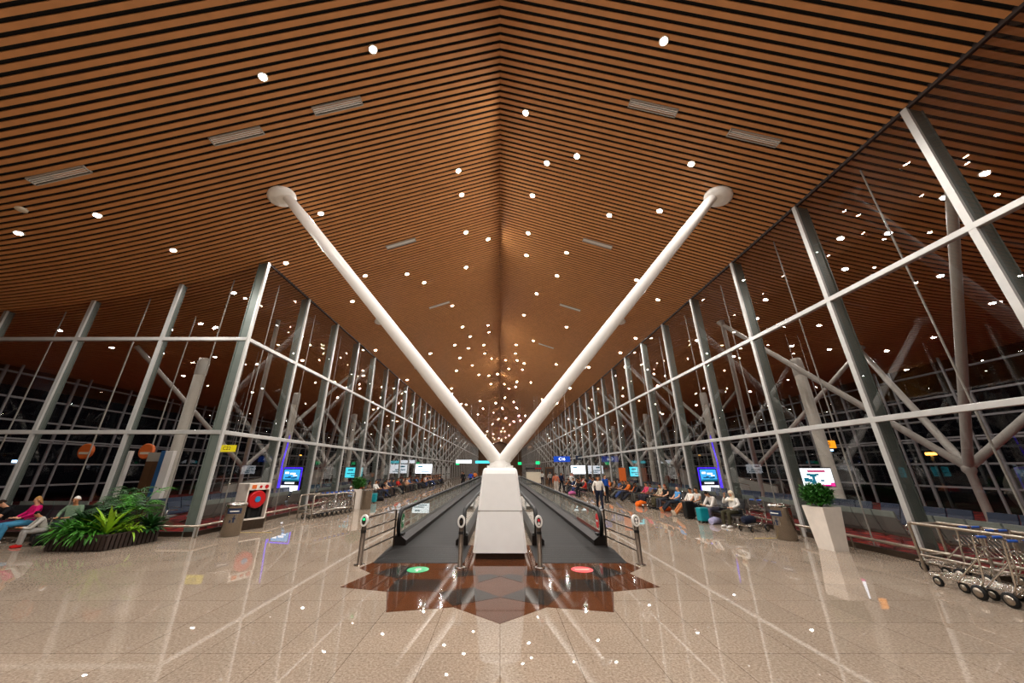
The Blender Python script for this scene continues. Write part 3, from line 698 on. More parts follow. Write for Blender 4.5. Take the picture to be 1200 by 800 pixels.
# ------------------------------------------------------------------ people
def skin(joints, edges, root, sub=2):
    names = list(joints); me = bpy.data.meshes.new('tmp')
    me.from_pydata([joints[n][0] for n in names], [(names.index(a), names.index(b)) for a, b in edges], [])
    o = bpy.data.objects.new('tmp', me); COL.objects.link(o)
    o.modifiers.new('Skin', 'SKIN').use_smooth_shade = True
    for i, n in enumerate(names):
        r = joints[n][1]; sv = me.skin_vertices[0].data[i]; sv.radius = r if isinstance(r, tuple) else (r, r); sv.use_root = (n == root)
    sb = o.modifiers.new('Sub', 'SUBSURF'); sb.levels = sb.render_levels = sub
    dg = bpy.context.evaluated_depsgraph_get(); out = bpy.data.meshes.new_from_object(o.evaluated_get(dg))
    bpy.data.objects.remove(o); bpy.data.meshes.remove(me)
    return out
POSES = {
 'sit': dict(pel=(0, .02, .52), che=(0, .07, .86), nec=(0, .05, 1.07), hea=(0, .02, 1.2), look=(0, -.25), kne=(.13, -.42, .5), ank=(.12, -.46, .09), elb=(.27, .0, .78), wri=(.13, -.24, .66), hand=(-.03, -.08, .02)),
 'sit_raise': dict(pel=(0, .02, .52), che=(0, .07, .86), nec=(0, .05, 1.07), hea=(0, .02, 1.2), look=(0, -.2), kne=(.13, -.42, .5), ank=(.12, -.46, .09), elb=(.27, .0, .78), wri=(.13, -.24, .66), hand=(-.03, -.08, .02),
               elb2=(-.25, -.16, .82), wri2=(-.1, -.2, 1.06), hand2=(.02, .0, .09)),
 'lounge': dict(pel=(0, -.05, .5), che=(0, .08, .82), nec=(0, .1, 1.02), hea=(0, .06, 1.15), look=(0, -.2), kne=(.11, -.46, .47), ank=(.08, -.86, .1), elb=(.25, -.02, .74), wri=(.1, -.22, .64), hand=(-.04, -.08, .01)),
 'lean': dict(pel=(0, .05, .52), che=(0, -.1, .83), nec=(0, -.2, 1.01), hea=(0, -.29, 1.1), look=(0, -.5), kne=(.17, -.4, .5), ank=(.14, -.4, .09), elb=(.22, -.32, .6), wri=(.08, -.5, .64), hand=(-.03, -.08, .02)),
 'stand': dict(pel=(0, 0, .95), che=(0, .02, 1.28), nec=(0, .02, 1.48), hea=(0, 0, 1.6), look=(0, 0), kne=(.1, -.02, .5), ank=(.11, .03, .09), elb=(.27, .06, 1.12), wri=(.27, -.04, .87), hand=(0, -.03, -.09)),
 'walk': dict(pel=(0, 0, .93), che=(0, -.02, 1.27), nec=(0, -.03, 1.47), hea=(0, -.06, 1.59), look=(0, 0), kne=(.1, -.12, .5), ank=(.1, -.24, .1), elb=(.29, .12, 1.1), wri=(.3, .02, .86), hand=(0, -.04, -.08),
              kne2=(-.1, .04, .5), ank2=(-.1, .3, .13), elb2=(-.29, .02, 1.1), wri2=(-.28, -.18, .92)),
}
def build_pose(key):
    p = POSES[key]; V = Vector
    J = {}; E = []
    pel, che, nec, hea = (V(p[k]) for k in ('pel', 'che', 'nec', 'hea'))
    # body: torso, limbs, hands with fingers, head
    nec = nec - (hea - nec).normalized() * .055
    J['pel'] = (pel, (.11, .075)); J['wai'] = ((pel + che) / 2, (.1, .07)); J['che'] = (che, (.12, .085)); J['nb'] = (che + (nec - che) * .7, (.07, .06))
    fw = V((0, -1, 0)); up = (hea - nec).normalized()
    fwd = (fw - up * fw.dot(up)).normalized(); fwd = (fwd + V((0, 0, p['look'][1] * .8))).normalized()
    J['nec'] = (nec, .05); J['jaw'] = (nec + up * .08 + fwd * .02, .058); J['mid'] = (nec + up * .15, .083); J['cro'] = (nec + up * .225 - fwd * .012, .065)
    J['nos'] = (nec + up * .125 + fwd * .098, .012); J['nosb'] = (nec + up * .14 + fwd * .07, .018)
    E += [('pel', 'wai'), ('wai', 'che'), ('che', 'nb'), ('nb', 'nec'), ('nec', 'jaw'), ('jaw', 'mid'), ('mid', 'cro'), ('mid', 'nosb'), ('nosb', 'nos')]
    for s, t in ((1, 'l'), (-1, 'r')):
        mir = lambda v: V((v[0] * s, v[1], v[2]))
        sh = che + V((s * .175, 0, .09)); J['sh' + t] = (sh, .046)
        elb = V(p['elb2']) if s < 0 and 'elb2' in p else mir(p['elb']); wri = V(p['wri2']) if s < 0 and 'wri2' in p else mir(p['wri'])
        J['el' + t] = (elb, .041); J['wr' + t] = (wri, .027)
        hd = V(p['hand2']) if s < 0 and 'hand2' in p else mir(p['hand']); hn = hd.normalized(); pm = wri + hd * .7; J['pa' + t] = (pm, .031)
        E += [('che', 'sh' + t), ('sh' + t, 'el' + t), ('el' + t, 'wr' + t), ('wr' + t, 'pa' + t)]
        hip = pel + V((s * .095, -.02, -.01)); J['hi' + t] = (hip, .07)
        kne = V(p['kne2']) if s < 0 and 'kne2' in p else mir(p['kne']); ank = V(p['ank2']) if s < 0 and 'ank2' in p else mir(p['ank'])
        J['kn' + t] = (kne, .06); J['ca' + t] = (kne + (ank - kne) * .3, .055); J['an' + t] = (ank, .036)
        E += [('pel', 'hi' + t), ('hi' + t, 'kn' + t), ('kn' + t, 'ca' + t), ('ca' + t, 'an' + t)]
    body = skin(J, E, 'pel', 2)
    mb = MB()
    me = body; mb.v = [tuple(v.co) for v in me.vertices]
    for f in me.polygons: mb.f.append(list(f.vertices)); mb.mi.append(0); mb.sm.append(True)
    bpy.data.meshes.remove(me)
    rt = fwd.cross(up)
    for s in (-1, 1):      # ears, eyes, fingers, feet
        e = nec + up * .14 + rt * s * .083; mb.ball(e, (.014, .022, .032), 8, 5)
        ey = nec + up * .155 + fwd * .068 + rt * s * .032; mb.ball(ey, .011, 8, 5, 1)
        t = 'l' if s > 0 else 'r'; pm = J['pa' + t][0]; wr = J['wr' + t][0]; hn = (pm - wr).normalized()
        side = hn.cross(V((0, 0, 1))).normalized() if abs(hn.z) < .9 else V((0, 1, 0)); pn = hn.cross(side).normalized()
        if pn.z > 0: pn = -pn
        inward = V((-s, 0, 0))
        for i, (off, ln) in enumerate(((-.027, .06), (-.009, .075), (.009, .072), (.026, .055))):
            b0 = pm + side * off + hn * .02; b1 = b0 + hn * ln * .55; b2 = b1 + (hn * .6 + pn * .7).normalized() * ln * .45
            mb.path([b0, b1, b2], [.0095, .0085, .007], 6)
        sgn = 1 if side.dot(inward) > 0 else -1
        b0 = pm + side * sgn * .024; mb.path([b0, b0 + side * sgn * .025 + hn * .02, b0 + side * sgn * .03 + hn * .05], [.011, .009, .008], 6)
    mouth = nec + up * .085 + fwd * .076; mb.ball(mouth, (.024, .007, .006), 8, 4, 2)
    P = {'body': mb}
    # shirt
    S = {'pel': (pel - (che - pel) * .16, (.172, .138)), 'wai': ((pel + che) / 2, (.148, .118)), 'che': (che, (.172, .128)), 'nb': (che + (nec - che) * .68, (.088, .078))}
    E2 = [('pel', 'wai'), ('wai', 'che'), ('che', 'nb')]
    for t in 'lr':
        sh, elb = J['sh' + t][0], J['el' + t][0]; wr = J['wr' + t][0]
        S['sh' + t] = (sh, .074); S['ue' + t] = (sh + (elb - sh) * .55, .06); E2 += [('che', 'sh' + t), ('sh' + t, 'ue' + t)]
    short = skin(S, E2, 'pel', 2)
    for t in 'lr':
        elb = J['el' + t][0]; wr = J['wr' + t][0]
        S['el' + t] = (elb, .053); S['fo' + t] = (elb + (wr - elb) * .9, .038); E2 += [('ue' + t, 'el' + t), ('el' + t, 'fo' + t)]
    P['short'] = short; P['long'] = skin(S, E2, 'pel', 2)
    tr_ = MB(); tr_.ball(tuple(pel + V((0, 0, .0))), (.16, .116, .13), 16, 9)
    for s, t in ((1, 'l'), (-1, 'r')):
        hip, kne, ank = J['hi' + t][0], J['kn' + t][0], J['an' + t][0]
        k0 = kne + (hip - kne).normalized() * .07; k1 = kne + (ank - kne).normalized() * .07
        bend = V((0, -.012, .006)) if abs((hip - kne).normalized().dot((kne - ank).normalized())) < .8 else V((0, 0, 0))
        tr_.path([hip + (hip - kne).normalized() * .04, hip, (hip + kne) / 2, k0, kne + bend, k1, (kne + ank) / 2, kne + (ank - kne) * .95], [.08, .096, .088, .072, .066, .066, .06, .056], 14)
    P['trousers'] = tr_
    sh_ = MB()
    for t in 'lr':
        a = J['an' + t][0]; zt = max(0, a.z - .09)
        if key == 'lounge': sh_.path([a + V((0, .0, -.06)), a + V((0, -.05, .06)), a + V((0, -.08, .14))], [.045, .05, .03], 10)
        else:
            sh_.path([a + V((0, .07, -.05)), a + V((0, .0, -.042)), a + V((0, -.1, -.055)), a + V((0, -.17, -.06))], [.036, .046, .042, .026], 10)
    P['shoes'] = sh_
    c = nec + up * .155 - fwd * .014
    def cap(rad, cut, drop):
        h = MB(); rings = []
        for j in range(9):
            TH = [PI / 2 * j / 8 * cut * (1 - .42 * max(0, -math.sin(2 * PI * k / 16)) ** 1.5) for k in range(16)]
            rings.append([tuple(c + up * (rad[2] * math.cos(TH[k])) + (rt * rad[0] * math.cos(2 * PI * k / 16) - fwd * (rad[1] * math.sin(2 * PI * k / 16)) ) * math.sin(TH[k])
                          - up * (drop * (j / 8) ** 2 * max(0, .35 + .65 * math.sin(2 * PI * k / 16)))) for k in range(16)])
        rings[0] = [tuple(Vector(q) + (Vector(rings[1][i]) - Vector(q)) * .05) for i, q in enumerate(rings[0])]
        return h.loft(rings)
    P['hair_short'] = cap((.081, .09, .092), .96, .06)
    P['hair_long'] = cap((.086, .096, .095), 1.02, .2)
    sc_ = cap((.096, .106, .105), 1.2, .1)
    sc_.path([nec + up * .11 - fwd * .035, nec + up * .03 - fwd * .02, nec - up * .02, che + (nec - che) * .62, che + (nec - che) * .4], [.08, .082, .084, .12, .17], 16)
    P['scarf'] = sc_
    return P
PM = {}
def pmesh(key, part, ms):
    k = (key, part)
    if k not in PM:
        if key not in PROTO: PROTO[key] = build_pose(key)
        x = PROTO[key][part]
        if isinstance(x, MB):
            o = x.build('tmp', ms); me = o.data; bpy.data.objects.remove(o)
        else:
            me = x; me.materials.clear(); me.materials.append(ms[0])
            for f in me.polygons: f.use_smooth = True
        PM[k] = me
    return PM[k]
PROTO = {}
CL = {}
def cloth(h):
    if h not in CL: CL[h] = mat('cloth_' + h, h, .85, var=.12, scale=14, spec=.2)
    return CL[h]
SKIN = [mat('skin_tan', 'b07850', .5, var=.05), mat('skin_fair', 'd09a78', .5, var=.05), mat('skin_deep', '7a4c30', .5, var=.05)]
EYE = mat('eye_dark', '120c0a', .2, var=0); LIP = mat('lips', '8c4a40', .5, var=.03)
def person(pose, loc, rz, label, top, bottom, hair='hair_short', hairc='120c08', sleeve='long', skin_=0, shoes='1a1a1c', scale=1., group=None):
    t = thing('person', label, 'person', loc, rz, group); t.scale = (scale,) * 3
    def part(nm, pt, ms):
        o = bpy.data.objects.new(nm, pmesh(pose, pt, ms)); COL.objects.link(o); o.parent = t
        for i, q in enumerate(ms): o.material_slots[i].link = 'OBJECT'; o.material_slots[i].material = q
        return o
    part('body', 'body', [SKIN[skin_], EYE, LIP])
    part('shirt', sleeve, [cloth(top)]); part('trousers', 'trousers', [cloth(bottom)])
    part('shoes', 'shoes', [cloth(shoes)])
    if hair: part('headscarf' if hair == 'scarf' else 'hair', hair, [cloth(hairc)])
    return t
R = math.radians
USED = set()
SEATS = {}
def snap(key, y):
    c = [q for q in SEATS[key] if (key, round(q, 2)) not in USED]
    q = min(c, key=lambda v: abs(v - y)); USED.add((key, round(q, 2))); return q
for key, ys in ((1, BR), (-1, BL), (2, [29.5 + 2.7 * i for i in range(3)])): SEATS[key] = [y + d for y in ys for d in (-.93, -.31, .31, .93)]
# seated people face -x on the right row (rz = -90) and +x on the left row (rz = +90)
def seat_r(y, dx=0): return (8.97, snap(1, y), 0)
person('sit_raise', seat_r(14.55), R(-72), 'seated woman in cream headscarf, white top and olive trousers, hand raised', 'd8d4cc', '3a3626', 'scarf', 'd8ccb4', shoes='e8e6e2', skin_=1)
person('lean', seat_r(16.0), R(-80), 'person in white top bent forward beside the teal suitcase', 'cfc8c0', '5a5866', 'hair_long', '1a1210', skin_=1)
person('sit', seat_r(17.2), R(-85), 'person in pale striped shirt and black trousers behind the black suitcase', 'c2bcb4', '15151a', sleeve='short')
person('lounge', seat_r(18.0, -.1), R(-85), 'person in white top with tan legs stretched far forward', 'dcd6ce', 'a8683c', 'hair_short', shoes='c8b8a4')
person('lounge', seat_r(18.9, -.05), R(-88), 'bald man in blue shirt with dark trousers, legs stretched out', '4f8ec4', '22252c', None, sleeve='short', skin_=1, shoes='b07850')
person('sit', seat_r(20.3), R(-80), 'person in black top with reddish hair holding a phone', '121214', '3a3c44', 'hair_long', '6e2e18', sleeve='short', skin_=1)
person('sit', seat_r(21.0), R(-88), 'person in beige jacket and olive trousers beside the luggage trolley', 'b3a48c', '4c4632')
person('sit', seat_r(22.0), R(-90), 'person in grey shirt just behind the luggage trolley', '6a6c74', '26262c', sleeve='short', skin_=2)
person('sit', seat_r(22.8), R(-85), 'person in rose pink top beyond the luggage trolley', 'c4405c', '30303a', 'hair_short')
PAL = [('121216', '1c1c22', 'black top'), ('23304e', '15151a', 'navy top'), ('a8241c', '1a1a20', 'red top'), ('d6d2ca', '2a2c34', 'white top'), ('cf6a26', '22222a', 'orange top'),
       ('2a2a2c', '54524c', 'charcoal top'), ('3c5a86', '1a1a1e', 'blue top'), ('6a5646', '2c2620', 'brown top'), ('16161a', '2f3f66', 'black top and jeans'), ('b49a86', '3a3230', 'tan top')]
def crowd(s, y0, n, sd, step, start, x=9.02):
    rng = random.Random(11 + int(s)); y = y0
    for i in range(n):
        top, bot, nm = PAL[rng.choice([0, 0, 1, 2, 3, 4, 5, 5, 6, 7, 8, 8, 9])]
        po = rng.choice(['sit', 'sit', 'lean', 'lounge'])
        w = 'seated in the %s row, %s from the front' % (sd, ORD[i + start])
        person(po, (s * (x - .05), snap(s, y), 0), R(-90 * s + rng.uniform(-15, 15)), 'person in %s %s' % (nm, w), top, bot, rng.choice(['hair_short', 'hair_short', 'hair_long']),
               rng.choice(['120c08', '1a1210', '2c1c12', '0c0a0a']), rng.choice(['long', 'short']), rng.choice([0, 0, 1, 2]), group='people in the %s row' % sd)
        y += step * rng.choice([1, 1, 1, 1.6])
crowd(1, 23.8, 20, 'right', .78, 9)
person('sit', (-8.97, snap(-1, 22.6), 0), R(80), 'child in light blue top and white cap at the front of the left row', 'a4c4e4', '1c2030', 'hair_short', 'f0f0f0', 'short', 0, 'c07830', .85)
person('lean', (-8.97, snap(-1, 23.6), 0), R(85), 'person in red top leaning forward behind the child', 'a01c20', '1a1a1e', 'hair_long')
person('lounge', (-8.97, snap(-1, 24.5), 0), R(85), 'person in tan orange top, third along the left row', 'c0703c', '14161c')
crowd(-1, 25.4, 36, 'left', .74, 3)
rng = random.Random(5)
person('walk', (5.2, 19.6, 0), R(-8), 'walking man in white shirt and dark navy trousers beside the right walkway', 'd8d2c8', '161a2a', 'hair_short', '2a201a', 'long', 0, '141414', 1.02)
STAND = [(6.9, 24.2, 'stand', 30, '1f4a9c', '14141a', 'person standing in bright blue top behind the walking man'),
         (5.0, 33.0, 'stand', 170, 'b86a50', 'b8b0a6', 'person standing in dusty red top near the right walkway'), (5.9, 35.5, 'walk', 20, '1a2440', '14141a', 'person standing in navy top behind a cluster of seats'),
         (6.6, 34.0, 'walk', -60, 'd0ccc6', 'd0ccc6', 'person in white striding out among the far seats'), (6.0, 44, 'walk', 10, '8c8880', '22242a', 'person in grey top walking far along the right side'),
         (5.4, 47, 'stand', 190, 'c8c4bc', '2c2c34', 'person in pale top standing near the ivory kiosk'), (-4.2, 42, 'stand', 160, '1a1a1c', '1a1a1c', 'person in black standing near the far left signs'),
         (-3.5, 44, 'walk', 5, '2444a0', '16161c', 'person in blue walking far along the left side'), (-3.3, 48, 'walk', 180, 'c46a30', '1c1c22', 'person in orange walking far along the left side'),
         (-4.9, 47, 'stand', 90, '3a3430', '1c1c22', 'person in dark brown standing far along the left side'), (7.5, 38, 'stand', 60, '9c2430', '1a1a1e', 'person in dark red standing among the far right seats')]
for x, y, po, a, tp, bt, lb in STAND: person(po, (x, y, 0), R(a), lb, tp, bt, skin_=rng.choice([0, 1]))
o = None
for i in range(3):
    o = dup(bb); o.location = (6.7, 29.5 + 2.7 * i, 0); o.rotation_euler = (0, 0, -PI / 2); o['label'] = 'black bench set nearer the right walkway, %s along' % ORD[i]; o['group'] = 'black benches nearer the right walkway'
for i in range(7):
    tp, bt, nm = PAL[[2, 0, 8, 3, 1, 5, 4][i]]
    person(['sit', 'lean', 'sit', 'lounge'][i % 4], (6.55, snap(2, 28.8 + 1.05 * i), 0), R(-90 + 12 * (i % 3 - 1)), 'person in %s seated nearer the right walkway, %s along' % (nm, ORD[i]), tp, bt, ['hair_short', 'hair_long'][i % 2], group='people seated nearer the right walkway')
# left foreground group
person('sit', (-14.62, 11.83, 0), R(-22), 'woman in magenta top and patterned blue trousers with fair hair tied back', 'c01060', '3f7fa0', 'hair_long', 'a87c48', 'long', 1, 'e0d4c8')
person('lean', (-15.26, 11.85, 0), R(-25), 'man in black shirt with head bowed at the left picture edge', '101014', '4a1c30', 'hair_short', '2a1a10', 'short', 1)
person('lean', (-13.42, 11.28, 0), R(-30), 'child in pale grey top and red boots sitting on a black case by the planter', 'b4b0a8', '9c9894', 'hair_short', '140e0a', 'long', 0, 'c01818', .78)
person('sit', (-13.38, 11.83, 0), R(12), 'person in green jacket with white cap behind the palms', '6a8068', '2a3038', 'hair_short', 'e4e0d8', 'long', 0)

# ------------------------------------------------------------------ luggage
def suitcase(x, y, rz, m, label, h=.62, w=.42, d=.27):
    t = thing('suitcase', label, 'suitcase', (x, y, 0), rz)
    MB().box((-w / 2, -d / 2, .06), (w / 2, d / 2, .06 + h)).build('shell', m, t, .04)
    mb = MB()
    for i in range(5): mb.box((-w / 2 + .05 + i * .07, -d / 2 - .006, .12), (-w / 2 + .08 + i * .07, -d / 2, h))
    mb.build('ribs', m, t)
    MB().path([(-.1, .06, .06 + h), (-.1, .06, h + .46), (.1, .06, h + .46), (.1, .06, .06 + h)], .011, 6).build('pull_handle', M['chrome'], t)
    for sx_ in (-1, 1):
        for sy in (-1, 1): MB().lathe([(.015, -.02), (.03, -.018), (.03, .018), (.015, .02)], (sy * (d / 2 - .05), .03), 10, axis='x').build('wheel', M['rubber'], t).location.x = sx_ * (w / 2 - .06)
suitcase(8.35, 15.65, R(12), M['teal'], 'teal hard shell suitcase with raised handle in the right row', .5)
suitcase(8.35, 16.75, R(8), M['black'], 'black upright suitcase beside the teal one', .66)
suitcase(-8.1, 24.0, R(-8), M['teal'], 'small bright blue suitcase before the left row', .5, .36)
def soft_bag(x, y, rz, col, label, sc=1.):
    t = thing('travel_bag', label, 'bag', (x, y, 0), rz)
    rings = []
    for k, (f, hh) in enumerate(((-.3, .12), (-.27, .24), (0, .3), (.27, .24), (.3, .12))):
        rings.append([(f * sc, .16 * sc * math.cos(a) * (hh / .3) ** .5, max(.0, hh / 2 * (1 + math.sin(a)) * sc)) for a in [2 * PI * i / 12 for i in range(12)]])
    MB().loft(rings).build('bag_body', cloth(col), t)
    MB().path([(-.12 * sc, .02, .26 * sc), (-.1 * sc, .02, .4 * sc), (.1 * sc, .02, .4 * sc), (.12 * sc, .02, .26 * sc)], .014, 6).build('strap', cloth('141416'), t)
soft_bag(8.2, 21.9, .4, 'e06418', 'bright orange bag on the floor in the right row', 1.1)
soft_bag(8.6, 15.3, .5, '9a98b4', 'pale lilac bag between teal suitcase and headscarf woman', .9)
soft_bag(8.55, 19.5, .2, 'c8501c', 'orange rust bag beside the bald man', .9)
soft_bag(6.0, 31.0, .2, 'b45a8c', 'pink bag on the floor nearer the right walkway', 1.)
soft_bag(-8.2, 25.3, .5, '16161a', 'black bag on the floor of the left row', 1.1)
suitcase(-13.42, 11.34, R(-30), M['black'], 'low black case under the child beside the timber planter', .26, .5, .34)

# ------------------------------------------------------------------ luggage trolleys
def trolley(label, group, loc, rz):
    t = thing('luggage_trolley', label, 'luggage trolley', loc, rz, group)          # nose towards -y
    f = MB()
    for s in (-1, 1):
        f.path([(s * .24, -.5, .2), (s * .27, .34, .2), (s * .27, .42, .35), (s * .26, .5, .98)], .016, 8)
        f.path([(s * .27, .0, .2), (s * .26, .42, .62)], .012, 6)
    f.path([(-.26, .46, .66), (.26, .46, .66)], .012, 6).path([(-.24, -.5, .2), (0, -.58, .19), (.24, -.5, .2)], .016, 8)
    f.path([(-.26, .44, .5), (.26, .44, .5)], .012, 6)
    f.build('frame', M['chrome'], t)
    pl = MB()
    for i in range(6): pl.tube((-.2 + i * .08, -.5, .21), (-.2 + i * .08, .36, .21), .009, 6)
    for yy in (-.4, -.05, .3): pl.tube((-.26, yy, .2), (.26, yy, .2), .01, 6)
    pl.build('platform', M['chrome'], t)
    bk = MB().path([(-.2, .44, .66), (-.2, .34, .8), (.2, .34, .8), (.2, .44, .66)], .009, 6)
    for i in range(4): bk.tube((-.12 + i * .08, .44, .66), (-.12 + i * .08, .34, .8), .006, 6)
    bk.build('hand_basket', M['chrome'], t)
    MB().tube((-.26, .5, .98), (.26, .5, .98), .016, 8).build('handle', M['chrome'], t)
    for s in (-1, 1): MB().tube((s * .05, .5, .98), (s * .2, .5, .98), .022, 10).build('handle_grip', M['grip'], t)
    for s in (-1, 1):
        w = MB().lathe([(.04, -.022), (.1, -.024), (.11, -.015), (.11, .015), (.1, .024), (.04, .022)], (.3, .11), 18, axis='x').build('wheel', M['rubber'], t); w.location.x = s * .3
        MB().lathe([(.02, -.03), (.07, -.027), (.07, .027), (.02, .03)], (.3, .11), 14, axis='x').build('hub', M['steel'], w)
        w = MB().lathe([(.03, -.018), (.075, -.02), (.085, -.012), (.085, .012), (.075, .02), (.03, .018)], (-.42, .085), 16, axis='x').build('wheel', M['rubber'], t); w.location.x = s * .2
        MB().lathe([(.015, -.024), (.05, -.022), (.05, .022), (.015, .024)], (-.42, .085), 12, axis='x').build('hub', M['steel'], w)
    return t
tr = trolley('luggage trolley with blue grips, front one outside the right rack', 'trolleys at the right rack', (8.47, 7.2, 0), R(176))
dup(tr, None, (8.5, 6.84, 0), R(176), 'luggage trolley nested behind the front one at the right rack')
dup(tr, None, (8.53, 6.48, 0), R(176), 'luggage trolley cut by the right picture edge')
dup(tr, None, (9.44, 8.25, 0), R(180), 'luggage trolley standing inside the rack against the glass')
dup(tr, None, (9.44, 7.85, 0), R(180), 'luggage trolley nested second inside the right rack')
t = thing('trolley_rack', 'tubular steel trolley rack at the right picture edge', 'rack', (9.16, 8.6, 0))
for xx, m_ in ((0, 0), (.62, 1)):
    MB().path([(xx, 0, 0), (xx, 0, .92), (xx, -.03, .95), (xx, -2.2, .95), (xx, -2.5, .9), (xx, -2.65, .7), (xx, -2.7, 0)], .03, 8).build('side_frame', M['steel'], t)
    MB().tube((xx, 0, .33), (xx, -2.66, .33), .022, 8).build('side_rail', M['steel'], t)
    MB().tube((xx, -1.2, 0), (xx, -1.2, .94), .025, 8).build('upright', M['steel'], t)
MB().tube((0, 0, .93), (.62, 0, .93), .026, 8).build('end_bar', M['steel'], t); MB().tube((0, 0, .33), (.62, 0, .33), .02, 8).build('end_bar', M['steel'], t)
t = thing('trolley_rack', 'tubular steel trolley rack before the left glass wall', 'rack', (-8.9, 16.7, 0), R(-16))
for xx in (0, .75):
    MB().path([(xx, 0, 0), (xx, 0, .9), (xx, .04, .95), (xx, 2.7, .95), (xx, 2.75, .9), (xx, 2.75, 0)], .03, 8).build('side_frame', M['steel'], t); MB().tube((xx, 0, .3), (xx, 2.75, .3), .022, 8).build('side_rail', M['steel'], t)
for i in range(7):
    a = R(-16); dx, dy = .375, .55 + i * .3
    dup(tr, None, (-8.9 + dx * math.cos(a) - dy * math.sin(a), 16.7 + dx * math.sin(a) + dy * math.cos(a), 0), a, 'luggage trolley in the left rack, %s from its near end' % ORD[i], 'trolleys in the left rack')
dup(tr, None, (9.05, 13.75, 0), R(-65), 'luggage trolley holding a dark bag beside the headscarf woman', 'x')['group'] = 'trolleys among the right row'
t = thing('travel_bag', 'dark navy duffel bag lying on a trolley', 'bag', (8.95, 13.72, .23), R(-60))
MB().path([(-.02, -.36, .13), (0, -.32, .13), (0, .22, .13), (0, .26, .13)], [.08, .13, .13, .08], 14).build('bag_body', cloth('171c2e'), t); MB().path([(0, -.15, .25), (0, -.12, .31), (0, .05, .31), (0, .08, .25)], .012, 6).build('strap', M['black'], t)
dup(tr, None, (8.35, 20.9, 0), R(-55), 'luggage trolley standing empty before the beige jacket person', 'x')['group'] = 'trolleys among the right row'

# ------------------------------------------------------------------ bins, cabinet, planters
def bin_(x, y, rz, label, r=.29, h=1.0, sign=True):
    t = thing('litter_bin', label, 'bin', (x, y, 0), rz, 'steel litter bins')
    MB().lathe([(r * .93, 0), (r * .93, .03), (r * .95, .04), (r, h - .06), (r * 1.02, h - .05)], n=28).build('drum', M['bin'], t)
    MB().lathe([(r * 1.07, h - .07), (r * 1.07, h - .03), (r * .98, h + .02), (r * .6, h + .03), (r * .55, h - .02), (.02, h - .06)], n=28).build('rim', M['chrome'], t)
    if sign:
        arc = lambda a0, a1, z0, z1, rr: [[(rr * math.sin(a0 + (a1 - a0) * i / 8), -rr * math.cos(a0 + (a1 - a0) * i / 8), z) for z in (z0, z1)] for i in range(9)]
        def patch(a0, a1, z0, z1, rr, m, nm):
            q = arc(a0, a1, z0, z1, rr); mb = MB()
            for i in range(8): mb.face([q[i][0], q[i + 1][0], q[i + 1][1], q[i][1]])
            return mb.build(nm, m, t)
        patch(-.7, .7, .68, .84, r * 1.01, M['bin_label'], 'label_band'); patch(-.45, .45, .74, .77, r * 1.018, M['white'], 'label_text')
        patch(-.4, .4, .4, .64, r * 1.005, M['steel'], 'pictogram_plate')
        patch(.0, .16, .42, .58, r * 1.016, M['bin_label'], 'pictogram'); patch(-.08, .24, .52, .55, r * 1.017, M['bin_label'], 'pictogram'); patch(.03, .14, .59, .63, r * 1.016, M['bin_label'], 'pictogram'); patch(-.3, -.16, .42, .5, r * 1.016, M['bin_label'], 'pictogram')
bin_(8.95, 12.1, R(-75), 'round steel litter bin beside the large white planter on the right')
bin_(-8.9, 12.75, R(30), 'round steel litter bin with blue label before the hose cabinet', h=.98)
bin_(-7.35, 20.6, R(40), 'round steel litter bin beside the small left planter', sign=False)
for x, y, r_, lb in ((8.6, 12.4, .5, 'yellow tape ring on the floor around the right bin'), (-8.6, 13.4, .7, 'yellow tape line on the floor by the hose cabinet')):
    o = MB().prism([(x - r_, y - .05), (x + r_, y - .05), (x + r_, y + .0), (x - r_, y + .0)], 0, .003).build('floor_tape', M['paint_yellow']); tag(o, lb.replace('ring', 'line'), 'floor tape')
t = thing('hose_cabinet', 'white fire hose cabinet with red reel beside the left glazing', 'fire hose cabinet', (-9.25, 14.1, 0), R(64))
MB().box((-.42, -.22, 0), (.42, .45, .32)).build('plinth', M['dark_steel'], t, .01)
MB().box((-.42, .0, .32), (.42, .45, 1.55)).box((-.42, -.22, .32), (-.37, .02, 1.55)).box((.37, -.22, .32), (.42, .02, 1.55)).box((-.42, -.22, 1.32), (.42, .02, 1.55)).box((-.42, -.22, .32), (.42, .02, .36)).build('body', M['planter'], t, .008)
MB().box((-.365, -.03, .37), (.365, -.005, 1.315)).build('recess', M['void'], t)
cy_ = lambda r, yy: [(.0 + r * math.cos(2 * PI * k / 28), yy, 1.0 + r * math.sin(2 * PI * k / 28)) for k in range(28)]
q = MB().loft([cy_(.3, -.04), cy_(.3, -.2), cy_(.27, -.22)]).build('hose_reel', M['red'], t); MB().loft([cy_(.1, -.2), cy_(.1, -.24)]).build('hub', M['blue'], q)
MB().path([(.2, -.12, .75), (.22, -.12, .6), (.18, -.12, .42)], .025, 8).box((-.2, -.12, .4), (-.1, -.06, .7)).build('hose', M['black'], t)
cz = lambda x, r, yy: [(x + r * math.cos(2 * PI * k / 14), yy, 1.43 + r * math.sin(2 * PI * k / 14)) for k in range(14)]
MB().loft([cz(.24, .07, -.22), cz(.24, .07, -.235)]).loft([cz(.02, .05, -.22), cz(.02, .05, -.235)]).build('red_symbols', M['red'], t); MB().box((-.3, -.23, 1.37), (-.14, -.22, 1.5)).build('orange_symbol', M['orange'], t)

